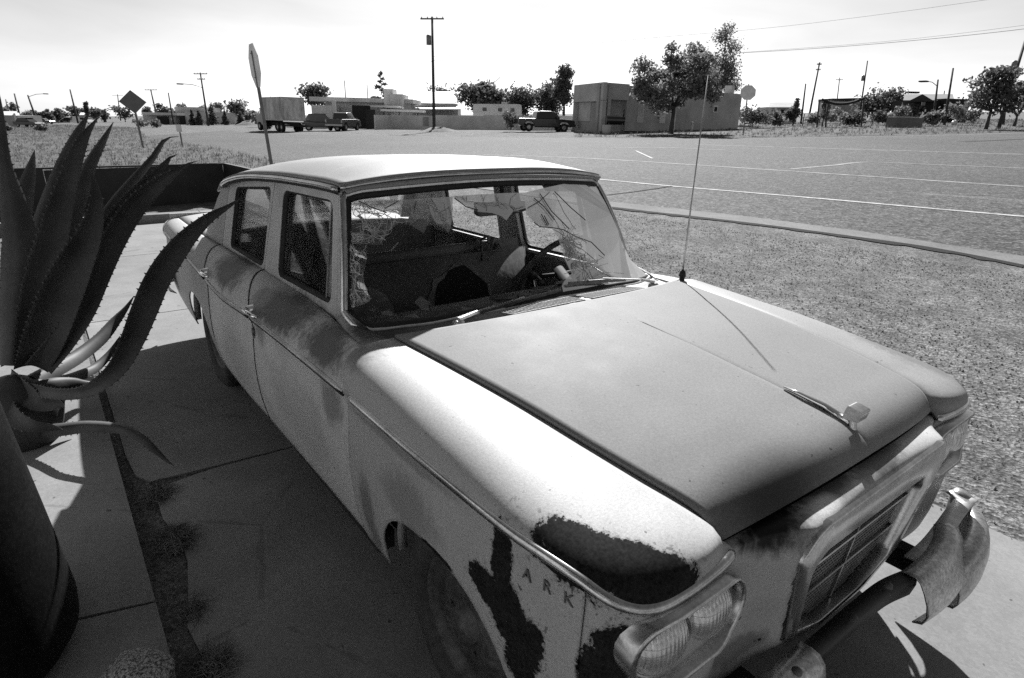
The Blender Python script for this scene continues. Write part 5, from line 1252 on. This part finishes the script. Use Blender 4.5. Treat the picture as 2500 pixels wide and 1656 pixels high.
pole('bare dark pole just left of the diamond sign',(191,302),(171,219),(),.2,150)
pole('leaning pole with a lamp arm near the dark parked car',(92,298),(68,233),(),.2,130,None,None,(.95,3.5))
pole('dark pole behind the white-roofed shed',(52,297),(35,229),(),.2,150)
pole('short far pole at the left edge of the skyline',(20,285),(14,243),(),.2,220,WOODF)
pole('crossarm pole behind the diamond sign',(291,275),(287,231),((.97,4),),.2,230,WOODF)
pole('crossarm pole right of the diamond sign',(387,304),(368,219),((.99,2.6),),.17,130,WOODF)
pole('thin pole in front of the low white-roofed building',(424,305),(411,227),(),.14,120)
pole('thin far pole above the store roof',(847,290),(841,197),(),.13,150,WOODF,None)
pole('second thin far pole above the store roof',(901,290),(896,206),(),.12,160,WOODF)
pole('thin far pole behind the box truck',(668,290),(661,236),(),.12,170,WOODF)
pole('pole with crossarm stubs at the left of the dirt yard',(1973,296),(2001,153),((.97,.8),(.88,.8)),.16,105)
pole('short plain pole left of the stubbed pole',(1957,294),(1967,205),(),.14,95)
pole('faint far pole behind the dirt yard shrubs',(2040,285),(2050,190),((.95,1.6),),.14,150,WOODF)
pole('pole carrying a transformer above the dome-shaped tree',(2097,294),(2118,149),(),.14,110,None,.72)
pole('short pole left of the dark gabled house',(2281,292),(2290,195),(),.14,80,None,None,(.86,-1.6))
pole('tall plain pole in front of the dark gabled house',(2309,292),(2327,167),(),.15,80)
pole('small far pole between the two poles at the gabled house',(2300,275),(2306,222),(),.12,110,WOODF)
pole('heavy leaning pole behind the roadside tree',(2438,312),(2503,100),(),.17,62,None,.72)
pole('thin pole inside the roadside tree',(2452,300),(2465,168),(),.12,80)
WIRE=M('overhead_wire',.30,rough=.7)
def wire(label,pts,r=.011):
    P=[DP(*p) for p in [(a,b,d) for a,b,d in pts]]; P=cr_spline(P,24); m_=MB(); m_.tube([tuple(p) for p in P],r,5); o=m_.build('overhead_wire',WIRE,None,True); o['label']=label; o['category']='wire'; o['group']='overhead wires'
wire('topmost overhead wire running from the crossarm pole to the sky edge',[(1057,139,64),(1300,120,60),(1600,92,55),(1900,66,50),(2200,29,46),(2450,-6,43)])
wire('pair of overhead wires, upper one, above the dirt yard',[(1057,148,64),(1500,145,60),(1900,122,54),(2200,98,50),(2500,62,46),(2600,48,45)])
wire('pair of overhead wires, lower one, above the dirt yard',[(1800,130,55),(2000,118,53),(2200,102,50),(2500,71,46),(2600,58,45)],.02)
wire('faint overhead wire descending left from the crossarm pole',[(1055,150,64),(950,172,75),(850,190,88),(760,204,100)])
wire('slack cable looping across the dark tree by the trailer',[(1160,214,80),(1190,207,80),(1215,195,80),(1222,188,80)],.04)
# ================================================================== VEHICLES
VGL=M('vehicle_window_glass',.015,rough=.08,var=.2,scale=2,spec=.6)
VBLK=M('black_truck_paint',.018,rough=.25,var=.2,scale=2,coat=.5)
VGRY=M('dark_grey_truck_paint',.035,rough=.3,var=.2,scale=2,coat=.4)
VWHT=M('white_vehicle_paint',.45,rough=.4,var=.12,scale=2)
VTYR=M('vehicle_tyre',.015,rough=.9)
VRIM=M('vehicle_alloy',.35,rough=.35,metal=.6)
LAMPM=M('vehicle_lamp_lens',.4,rough=.2)
def vwheel(t,x,y,r=.40,w_=.26):
    m_=MB(); m_.lathe([(.22,-w_/2),(r*.93,-w_/2),(r,-w_*.3),(r,w_*.3),(r*.93,w_/2),(.22,w_/2)],'y',(x,y,r),20); wo=m_.build('wheel',VTYR,t,True,auto=40)
    m_=MB(); s=1 if y>0 else -1; m_.lathe([(.24,s*w_*.35),(.23,s*w_*.48),(.12,s*w_*.40),(.0005,s*w_*.44)],'y',(x,y,r),14); m_.build('rim',VRIM,wo,True)
def pickup(label,pr,pf,mat,grp,chrome=False):
    """pr, pf: pixels of the near rear and front tyre contacts"""
    A_,B_=G(*pr),G(*pf); d=B_-A_; yaw=atan2(d[1],d[0]); wb=3.55; mid=(A_+B_)/2
    nrm=np.array([-sin(yaw),cos(yaw),0]); 
    if nrm@(mid-CAM)<0: nrm=-nrm
    C_=mid+nrm*.85; C_[2]=hgt(C_[0],C_[1]); t=thing('pickup_truck',label,'pickup truck',tuple(C_),yaw,grp); w_=1.96
    sec=lambda prof,z0=0:prof
    def ext(poly,w,name,m,parent=t,inset=0.,smooth=False):
        m_=MB(); m_.prism(poly,-w/2,w/2,lambda p,dd:(p[0],dd*(1-inset*max(0,(p[1]-1.1)/.8)),p[1])); o=m_.build(name,m,parent); bv=o.modifiers.new('b','BEVEL'); bv.width=.05; bv.segments=2; bv.limit_method='ANGLE'; return o
    body=[(-2.85,.62),(-2.86,1.20),(-.95,1.22),(-.9,1.22),(1.35,1.24),(2.55,1.16),(2.86,1.02),(2.92,.55),(2.35,.45),(2.28,.72),(2.05,.92),(1.55,.92),(1.32,.72),(1.25,.45),(-1.25,.45),(-1.32,.72),(-1.55,.92),(-2.05,.92),(-2.28,.72),(-2.35,.50)]
    body=[(x*1.0,z) for x,z in body]
    ext(body,w_,'body',mat)
    cab=[(-1.02,1.20),(-.92,1.84),(-.6,1.92),(.45,1.92),(.75,1.86),(1.42,1.22)]; ext(cab,w_*.93,'cab',mat,inset=.18)
    for poly in ([(-.86,1.26),(-.80,1.74),(-.12,1.78),(-.12,1.26)],[(-.02,1.26),(-.02,1.78),(.52,1.76),(.95,1.36),(.98,1.26)]):
        for s in (-1,1):
            m_=MB(); m_.prism(poly,0,.012,lambda p,dd,s=s:(p[0],s*(w_*.93/2*(1-.18*max(0,(p[1]-1.1)/.8))+.003+dd),p[1])); m_.build('side_window',VGL,t)
    m_=MB(); y_=.78; m_.add([(1.40,-y_,1.27),(1.40,y_,1.27),(.80,y_*.88,1.84),(.80,-y_*.88,1.84)],[(0,1,2,3)]); m_.V=[(a+.03,b,c+.02) for a,b,c in m_.V]; m_.build('windshield',VGL,t)
    m_=MB(); m_.add([(-1.04,-.72,1.28),(-1.04,.72,1.28),(-.96,.66,1.76),(-.96,-.66,1.76)],[(0,3,2,1)]); m_.build('rear_window',VGL,t)
    m_=MB(); m_.box((-1.95,0,1.195),(1.66,w_-.24,.06)); m_.build('bed_floor',INTD,t)
    for s in (-1,1):
        for x in (-1.8,1.8): vwheel(t,x,s*.84)
        m_=MB(); m_.box((2.80,s*.78,.98),(.16,.34,.16)); m_.build('headlight',LAMPM,t)
        m_=MB(); m_.box((-2.85,s*.88,1.0),(.06,.16,.30)); m_.build('tail_light',LAMPM,t)
        m_=MB(); m_.box((.98,s*1.10,1.36),(.12,.22,.20)); m_.build('wing_mirror',mat,t)
        m_=MB(); m_.bar((-1.2,s*.99,.44),(1.2,s*.99,.44),.10,.06); m_.build('side_step',VTYR,t)
    m_=MB(); m_.box((2.92,0,.62),(.10,1.9,.22)); m_.build('front_bumper',VRIM if chrome else mat,t); m_=MB(); m_.box((-2.92,0,.60),(.12,1.9,.18)); m_.build('rear_bumper',VRIM,t)
    m_=MB(); m_.box((2.885,0,.92),(.06,1.1,.26)); m_.build('grille',INTD,t)
    return t
pickup('black crew-cab pickup parked in front of the low white wall',(1294,323),(1373,322),VBLK,'parked pickups')
pickup('dark grey pickup parked beside the box truck with a bright hood',(822,322),(890,317),VGRY,'parked pickups',True)
# delivery van with a bright front beside the pickup (only its nose shows)
def simplecar(label,P,yaw,mat,name='parked_car',L_=4.5,H_=1.45,grp=None):
    t=thing(name,label,'car',tuple(P),yaw,grp); w_=1.75; h=H_
    for poly,nm,ww in (([(-L_/2,.45),(-L_/2,.85),(-L_*.32,.92),(L_*.2,.92),(L_*.46,.80),(L_/2,.62),(L_/2,.40),(-L_/2,.35)],'body',w_),([(-L_*.40,.90),(-L_*.28,h-.04),(-L_*.1,h),(L_*.06,h-.02),(L_*.24,.90)],'cabin',w_*.86)):
        m_=MB(); m_.prism(poly,-ww/2,ww/2,lambda p,dd:(p[0],dd,p[1])); o=m_.build(nm,mat if nm=='body' else VGL,t); bv=o.modifiers.new('b','BEVEL'); bv.width=.06; bv.segments=2
    m_=MB(); m_.box((-L_*.03,0,h),(L_*.26,w_*.74,.03)); m_.build('roof',mat,t)
    for s in (-1,1):
        for x in (-L_*.3,L_*.31): vwheel(t,x,s*.76,.32,.2)
    return t
P=G(790,321); simplecar('dark car half hidden between the box truck and the grey pickup',P+ray(790,321)*2.0*np.array([1,1,0]),YAW-pi/2+.2,VGRY,L_=5.0,H_=1.8)
P=DP(70,300,100.); P[2]=hgt(P[0],P[1]); simplecar('dark old car beside the white-roofed shed in the field',P,YAW-pi/2-.2,VBLK)
P=DP(212,300,135.); P[2]=hgt(P[0],P[1]); simplecar('small white car on the far road behind the agave tips',P,YAW+.3,VWHT)
P=DP(105,298,140.); P[2]=hgt(P[0],P[1]); simplecar('tiny dark car far off beside a pale truck',P,YAW-pi/2,VGRY)
# box truck
dv=np.array([ray(715,300)[0],ray(715,300)[1]]); dv/=np.linalg.norm(dv); byaw=atan2(dv[1],dv[0])+radians(24)
Pb=G(752,322); Pb=Pb+np.array([cos(byaw),sin(byaw),0])*3.2+np.array([-sin(byaw),cos(byaw),0])*1.1; Pb[2]=hgt(Pb[0],Pb[1])
bt=thing('box_truck','box truck with a stained pale cargo box parked across the street','truck',tuple(Pb),byaw)
BOXM=M('stained_truck_box',.46,rough=.7,var=.5,scale=.9,fine=.3,fscale=4,stretch=(1,1,.35))
m_=MB(); m_.box((0,0,2.27),(5.2,2.45,2.25)); o=m_.build('cargo_box',BOXM,bt)
for z in (1.16,3.40): 
    m_=MB(); m_.box((0,0,z),(5.28,2.52,.08)); m_.build('box_rail',VRIM,o)
m_=MB(); m_.box((-2.62,0,2.2),(.05,2.2,1.95)); m_.build('rear_door',BOXM,o)
m_=MB(); m_.box((.6,0,.85),(6.6,.9,.3)); m_.build('chassis',VTYR,bt)
m_=MB(); m_.prism([(2.7,.55),(2.7,2.5),(3.5,2.5),(4.0,1.75),(5.0,1.6),(5.1,.6)],-1.05,1.05,lambda p,d:(p[0],d,p[1])); o=m_.build('cab',VBLK,bt); bv=o.modifiers.new('b','BEVEL'); bv.width=.08; bv.segments=2
for s in (-1,1):
    for x in (-1.7,-.7,4.2): vwheel(bt,x,s*.98,.46,.30)
    m_=MB(); m_.box((3.35,s*1.06,2.1),(.7,.02,.55)); m_.build('side_window',VGL,bt)
    m_=MB(); m_.box((-2.65,s*1.0,.75),(.05,.2,.14)); m_.build('tail_light',LAMPM,bt)
m_=MB(); m_.box((-2.7,0,.62),(.12,2.3,.16)); m_.build('rear_bumper',VTYR,bt)
# travel trailer behind the wall
P=DP(1215,300,76.); P[2]=hgt(P[0],P[1]); tr=thing('travel_trailer','pale travel trailer showing above the low white wall','trailer',tuple(P),atan2(RT[0][1],RT[0][0]))
m_=MB(); m_.prism(rounded([(-3.0,.6),(-3.0,2.75),(2.9,2.85),(3.0,.6)],.35,4),-1.15,1.15,lambda p,d:(p[0],d,p[1])); m_.build('body',VWHT,tr)
for x in (-1.6,.3,1.8):
    m_=MB(); m_.box((x,-1.16,2.15),(.5,.03,.4)); m_.build('window',VGL,tr)
m_=MB(); m_.box((.8,0,2.95),(.7,.6,.22)); m_.build('roof_vent',VWHT,tr)
for s in (-1,1): vwheel(tr,0.,s*1.0,.35,.2)
m_=MB(); m_.bar((2.9,0,.55),(4.1,0,.5),.12,.12); m_.build('hitch',VTYR,tr)
# ================================================================== BUILDINGS
ADO=M('grey_adobe_stucco',.40,rough=.95,var=.18,scale=.6,fine=.15,fscale=12,spec=.1)
ADOL=M('lighter_stucco',.50,rough=.95,var=.15,scale=.6,fine=.1,fscale=12,spec=.1)
PALE=M('pale_wall_stucco',.58,rough=.95,var=.2,scale=.5,fine=.15,fscale=8,spec=.1)
WROOF=M('white_metal_roof',.62,rough=.5,var=.08,scale=1)
TRIM=M('pale_window_trim',.65,rough=.8,var=.1)
DRK=M('dark_opening',.012,rough=.8)
DROOF=M('dark_shingle_roof',.035,rough=.9,var=.3,scale=2)
def wallbox(t,name,A_,B_,z0,z1,th,mat,back=None):
    """box along A->B (xy), thickness th away from the camera"""
    A_,B_=np.array(A_[:2]),np.array(B_[:2]); d=B_-A_; L_=np.linalg.norm(d); d/=L_; n=np.array([-d[1],d[0]]); 
    if n@((A_+B_)/2-CAM[:2])<0: n=-n
    m_=MB(); P=[A_,B_,B_+n*th,A_+n*th]; V=[(p[0],p[1],z0) for p in P]+[(p[0],p[1],z1) for p in P]
    m_.add(V,[(0,1,2,3),(7,6,5,4),(0,4,5,1),(1,5,6,2),(2,6,7,3),(3,7,4,0)]); return m_.build(name,mat,t)
def onwall(t,name,A_,B_,f0,f1,z0,z1,mat,proud=.05,th=.06):
    A_,B_=np.array(A_[:2]),np.array(B_[:2]); d=B_-A_; n=np.array([-d[1],d[0]]); n/=np.linalg.norm(n)
    if n@((A_+B_)/2-CAM[:2])<0: n=-n
    a=A_+d*f0-n*proud; b=A_+d*f1-n*proud; return wallbox(t,name,a,b,z0,z1,th,mat)
C0=G(1466,325); A0=G(1396,321); dirB=G(1815,315)-C0
ad=thing('adobe_building','flat-roofed grey adobe building with a corner porch behind the mesquite','building'); zg=C0[2]
d0=depth(C0); Bp=C0+dirB*.95
zt_=DP(1466,203,d0)[2]; 
# porch front (left face) with opening: header, pillars, recessed wall
wallbox(ad,'porch_header',A0,C0,zt_-1.55,zt_,.35,ADOL); 
fw=lambda f:A0+(C0-A0)*f
wallbox(ad,'pillar',fw(0),fw(.04),zg-.3,zt_-1.5,.4,ADOL); wallbox(ad,'pillar',fw(.90),fw(1.0),zg-.3,zt_-1.5,.4,ADOL)
nA=np.array([-(C0-A0)[1],(C0-A0)[0],0]); nA/=np.linalg.norm(nA); nA*= 1 if nA[:2]@(C0-CAM)[:2]>0 else -1
Ar,Cr=A0+nA*.55-(C0-A0)*.12,C0+nA*.55
wallbox(ad,'porch_wall',Ar,Cr,zg-.3,zt_-.1,.3,ADO)
onwall(ad,'window_panel',Ar,Cr,.10,.52,zg+1.0,zg+3.2,PALE,.06); do=onwall(ad,'door',Ar,Cr,.70,.90,zg,zg+2.6,TRIM,.06)
for k in range(4): 
    o=onwall(ad,'door_pane',Ar,Cr,.765,.845,zg+.4+k*.55,zg+.75+k*.55,DRK,.09,.05)
wallbox(ad,'porch_step',A0-nA*.1,C0-nA*.1,zg-.3,zg+.18,2.2,ADO)
# long side wall
Q=C0+(Bp-C0)*.16
wallbox(ad,'porch_side',C0,Q,zg+2.9,zt_-.02,.3,ADOL); 
nB=np.array([-(Bp-C0)[1],(Bp-C0)[0],0]); nB/=np.linalg.norm(nB); nB*=1 if nB[:2]@(C0-CAM)[:2]>0 else -1
wallbox(ad,'porch_wall',C0+nB*.5,Q+nB*.55,zg-.3,zt_-.1,.3,ADO)
S0,S1=Q+nB*.2,Bp
wallbox(ad,'side_wall',S0,S1,zg-.5,zt_-.12,max(2.5,abs((A0-C0)@nB)-.5),ADO)
wallbox(ad,'plinth',S0-nB*.03,S1-nB*.03,zg-.5,zg+.22,.1,DRK)
for f in (.09,.27):
    w0=onwall(ad,'window',S0,S1,f,f+.045,zg+1.0,zg+2.8,TRIM,.05)
    for k in (0,1): 
        onwall(ad,'window_pane',S0,S1,f+.004+k*.021,f+.02+k*.021,zg+1.1,zg+2.7,PALE,.07,.04)
w0=onwall(ad,'window',S0,S1,.735,.775,zg+2.2,zg+2.9,TRIM,.05); onwall(ad,'window_pane',S0,S1,.742,.768,zg+2.3,zg+2.75,DRK,.07,.04)
wallbox(ad,'roof_vent',S0+(S1-S0)*.965+nB*1,S0+(S1-S0)*.995+nB*1,zt_-.2,zt_+.75,.9,ADO)
onwall(ad,'roof_pipe',S0,S1,.80,.805,zt_-.2,zt_+1.6,PALE,-1.,.2)
# things by its porch
P=G(1500,326); th_=thing('barbecue_smoker','black barrel smoker standing by the adobe porch','smoker',tuple(P),atan2(RT[0][1],RT[0][0]))
m_=MB(); m_.lathe([(.0005,-.8),(.38,-.8),(.38,.8),(.0005,.8)],'x',(0,0,1.1),14); m_.build('barrel',VBLK,th_,True,auto=40)
for x in (-.6,.6):
    for y in (-.25,.25): m_=MB(); m_.bar((x,y,0),(x,y,.85),.06); m_.build('leg',VBLK,th_)
m_=MB(); m_.tube([(.7,0,1.4),(.7,0,2.0)],.07,8); m_.build('chimney',VBLK,th_,True)
P=G(1480,327); m_=MB(); m_.lathe([(.0005,0),(.32,0),(.36,.2),(.40,.7),(.34,.74),(.0005,.72)],'z',(0,0,0),14); o=m_.build('plant_tub',ADOL,None,True); o.location=P; link_=None; o['label']='round clay tub at the foot of the adobe corner pillar'; o['category']='tub'
P=G(1643,327); m_=MB(); m_.tube([(0,0,-.1),(.05,0,1.9)],.06,8); o=m_.build('white_post',PALE,None,True); o.location=P; o['label']='short white post leaning at the mesquite trunk'; o['category']='post'
P=G(1688,322); m_=MB(); m_.tube([(0,0,-.1),(0,0,.75)],.13,8); m_.lathe([(.0005,.74),(.16,.74),(.16,.86),(.0005,.9)],'z',(0,0,0),10); o=m_.build('wall_stub',ADOL,None,True); o.location=P; o['label']='stubby stucco pier in front of the adobe side wall'; o['category']='pier'
# low white wall
lw=thing('low_wall','long low white plastered wall across the street','wall'); wp=[(918,318),(955,317),(1060,318),(1180,318),(1300,320),(1396,320)]
for (a,b) in zip(wp[:-1],wp[1:]): 
    Pa,Pb_=G(*a)+ray(*a)*3*np.array([1,1,0]),G(*b)+ray(*b)*3*np.array([1,1,0]); zz=min(Pa[2],Pb_[2]); wallbox(lw,'wall_panel',Pa,Pb_,zz-.6,DP(a[0],281,depth(Pa))[2],.3,PALE)
onP=G(1040,318); m_=MB(); m_.box(tuple(onP+np.array([0,0,.9])),(.5,.5,1.0)); o=m_.build('meter_box',GALV); o['label']='grey meter box on the low white wall beside the utility pole'; o['category']='meter box'
# store with canopies
st=thing('store_building','low store with a long flat roof and shade canopies behind the grey pickup','building')
def bpx(t,name,x0,x1,ytop,ybase,dist,mat,th=6.,z0=None):
    Pa=DP(x0,ybase,dist); Pb_=DP(x1,ybase,dist); zt2=DP((x0+x1)/2,ytop,dist)[2]; g=min(hgt(Pa[0],Pa[1]),hgt(Pb_[0],Pb_[1]))-.3
    return wallbox(t,name,Pa,Pb_,g if z0 is None else DP(x0,z0,dist)[2],zt2,th,mat)
bpx(st,'wall',800,1000,247,306,86,ADOL); bpx(st,'roof_slab',760,1010,240,306,85,PALE,8,247); bpx(st,'tower',940,962,219,306,84,PALE,3); bpx(st,'tower_wall',955,985,231,306,83.5,ADOL,5)
bpx(st,'canopy',880,975,258,300,80,WROOF,4,262); bpx(st,'canopy',930,1030,268,300,77,WROOF,4,272); bpx(st,'sign_pylon',814,822,246,312,82,WROOF,.5)
for x in (905,938,975,1020): bpx(st,'canopy_post',x,x+1.6,262,312,79,DRK,.15)
bpx(st,'dark_doorway',862,905,258,312,80,DRK,.3); bpx(st,'annex_wall',764,815,258,312,82,PALE,4); bpx(st,'annex_stripe',764,815,265,300,81.8,WROOF,.2,269); bpx(st,'window',783,790,276,300,81.8,DRK,.2,284); bpx(st,'fence',895,918,268,316,76,DRK,.3)
wb_=thing('white_roof_building','long building with bright white metal roofs behind the low wall','building')
bpx(wb_,'wall',985,1118,258,306,95,ADO); 
def roofslope(t,x0,x1,yt_,yb,d0,d1,mat):
    V=[DP(x0,yb,d0),DP(x1,yb,d0),DP(x1-4,yt_,d1),DP(x0+4,yt_,d1)]; m_=MB(); V2=[v+np.array([0,0,-.15]) for v in V]; m_.add(V+V2,[(0,1,2,3),(7,6,5,4),(0,4,5,1),(1,5,6,2),(2,6,7,3),(3,7,4,0)]); m_.build('roof',mat,t)
roofslope(wb_,982,1110,224,252,93,101,WROOF); roofslope(wb_,975,1125,260,266,90,93,WROOF)
bpx(wb_,'eave_shadow_wall',990,1115,252,262,92.5,ADO,2,258)
# left side buildings
pb_=thing('pale_building','flat pale building behind the row of cypresses','building'); bpx(pb_,'wall',455,565,274,304,122,PALE); bpx(pb_,'upper_wall',432,510,262,300,128,ADO); bpx(pb_,'doorway',440,452,284,304,121.5,DRK,.3)
lb=thing('carport_building','low building with a thin white roof left of the cypresses','building'); bpx(lb,'wall',352,432,280,304,124,ADOL); bpx(lb,'roof',350,436,275,300,122,WROOF,7,280); bpx(lb,'dark_bay',386,412,284,306,121,DRK,.4); bpx(lb,'window',418,424,289,300,121,WROOF,.2,294)
sh=thing('white_roof_shed','long grey shed with a white metal roof in the field','building'); 
sP=[DP(-60,306,105),DP(44,306,105),DP(53,303,118)]; wallbox(sh,'front_wall',sP[0],sP[1],-3,DP(0,281,105)[2],6,ADO); wallbox(sh,'end_wall',sP[1]+np.array([.02,.02,0]),sP[2],-3,DP(44,277,105)[2],.3,WROOF); roofslope(sh,-60,45,272,282,104.6,112,WROOF)
for i,(x0,x1,yt_,yb) in enumerate([(104,122,282,292),(130,146,283,293),(150,170,282,292),(195,210,277,296)]):
    hs=thing('far_house',('far house with a wide low roof on the left skyline','far house with a white gable on the left skyline','far house with a pale slanted roof on the left skyline','narrow pale house between the dark far trees')[i],'house',group='far houses on the left'); bpx(hs,'wall',x0,x1,yt_+3,yb,170,ADOL,5); roofslope(hs,x0-2,x1+2,yt_-2,yt_+4,168,173,WROOF if i!=3 else PALE)
# right side
gh=thing('gabled_house','dark house with a low gabled roof at the right of the dirt yard','house'); bpx(gh,'wall',2228,2310,245,275,100,DRK)
Pg=[DP(2216,248,97),DP(2282,248,97),DP(2252,230,97)]; m_=MB(); back=np.array([ray(2250,250)[0],ray(2250,250)[1],0])*4; m_.add([*Pg,*[p+back*2 for p in Pg]],[(0,1,2),(5,4,3),(0,2,5,3),(1,4,5,2),(0,3,4,1)]); m_.build('gable',DROOF,gh)
roofslope(gh,2205,2330,230,245,100,106,M('grey_house_roof',.16,rough=.9,var=.2,scale=1)); bpx(gh,'side_wing',2300,2362,242,275,99,DRK); bpx(gh,'window',2246,2254,250,275,96.8,VGL,.2,258)
lh=thing('low_house','low tan house behind the weeds right of the adobe building','house'); bpx(lh,'wall',1880,1945,262,290,95,ADOL); roofslope(lh,1876,1950,250,262,94,100,ADO); bpx(lh,'window',1905,1913,268,290,94.8,DRK,.2,276)
fr=thing('flat_house','long flat roof far behind the dirt yard','house'); bpx(fr,'wall',2030,2115,245,280,120,ADO); bpx(fr,'roof',2028,2118,242,270,119.5,DROOF,6,246)
bpx(fr,'roof_unit',2212,2240,224,250,120,DRK,1,228)
# dark shade-net frame in the yard
nf=thing('yard_pergola','post frame with a sagging dark net in the dirt yard','frame')
for x,y0,y1 in ((1997,298,245),(2018,298,252),(2106,296,242)): 
    v=DP(x,y0,70.); m_=MB(); m_.tube([(v[0],v[1],float(hgt(v[0],v[1]))-.1),tuple(DP(x+3,y1,70.))],.09,6); m_.build('post',WOOD,nf,True)
m_=MB(); q=cr_spline([DP(2006,243,70.),DP(2035,253,70.),DP(2060,254,70.),DP(2090,248,70.),DP(2110,240,70.)],20); m_.tube([tuple(p) for p in q],.14,6); m_.build('net_edge',DRK,nf,True)
m_=MB(); m_.tube([tuple(DP(2006,243,70.)),tuple(DP(2112,240,70.))],.05,6); m_.build('beam',WOOD,nf,True)
# concrete trough, white rock, fence posts
P=G(2205,312); tq=thing('concrete_trough','pale concrete trough on the far verge','trough',tuple(P),atan2(RT[0][1],RT[0][0])+.1); m_=MB(); w2=70*depth(P)/FPX; h2=24*depth(P)/FPX
m_.box((0,0,h2*.45),(w2,1.6,h2)); m_.build('basin',GUT,tq); m_=MB(); m_.box((-w2*.05,0,h2*.97),(w2*.8,1.2,.14)); m_.build('rim_slab',PALE,tq)
P=G(2329,306); bm=bmesh.new(); bmesh.ops.create_icosphere(bm,subdivisions=3,radius=1); rr_=6.5*depth(P)/FPX
for v in bm.verts: v.co*=rr_*(1+.08*sin(v.co.x*6)+.06*sin(v.co.y*7+1)+.05*sin(v.co.z*9))
me=bpy.data.meshes.new('white_rock'); bm.to_mesh(me); bm.free(); me.materials.append(WROOF); o=bpy.data.objects.new('white_rock',me); link(o,None,'round whitewashed rock on the verge near the leaning pole','rock'); o.location=P+np.array([0,0,rr_*.8])
for i,(x,y) in enumerate([(1960,300),(2052,296),(2075,297),(2130,296),(2175,293),(2225,292),(2262,292),(2440,312)]):
    v=DP(x,y,78.); z=float(hgt(v[0],v[1])); m_=MB(); m_.tube([(0,0,-.2),(.03,0,1.5)],.06,6); o=m_.build('fence_post',WOOD,None,True); o.location=(v[0],v[1],z); o['label']='thin dark fence post in the dirt yard'; o['category']='post'; o['group']='fence posts in the dirt yard'
# dirt mounds
for nm,px,w_,h_,lab in (('dirt_mound',(1075,322),6,.5,'pale dirt mound around the foot of the tall crossarm pole'),('dirt_mound',(610,306),8,.8,'pale dirt mound right of the last cypress')):
    P=G(*px); V=[];F_=[]
    for i in range(7):
        for k in range(18):
            a=2*pi*k/18; r_=w_/2*i/6; V.append((r_*cos(a),r_*.6*sin(a),-.05+h_*(1-(i/6)**2)*(.8+.3*sin(a*3+i))))
    for i in range(6):
        for k in range(18): F_.append((i*18+k,(i+1)*18+k,(i+1)*18+(k+1)%18,i*18+(k+1)%18))
    o=mk(nm,V,F_,FAR,None,True); o.location=P; o['label']=lab; o['category']='mound'

# ---- unseen shop front beside the camera, added to block sky and bounce light
BOUNCEM=M('light_bounce_stucco',.42,rough=.9,var=.25,scale=1.2,fine=.2,fscale=20,bump=.3,bscale=20)
sf=thing('added_shop_front','unseen grey shop front added beside the sidewalk to block sky and bounce light','building',(0,0,0))
m_=MB(); m_.box((.6,-2.95,1.7),(9.4,.3,3.4)); m_.build('wall',BOUNCEM,sf)
m_=MB(); m_.box((.6,-2.45,2.86),(9.4,.75,.14)); m_.build('sky_blocking_roof',WOOD,sf)
for x in (-3.0,.9,4.0):
    m_=MB(); m_.box((x,-2.78,1.55),(1.5,.06,1.3)); f_=m_.build('window',WOOD,sf); m_=MB(); m_.box((x,-2.745,1.55),(1.36,.02,1.16)); m_.build('pane',VGL,f_)
m_=MB(); m_.box((2.5,-2.78,1.05),(.95,.06,2.1)); m_.build('door',WOOD,sf)
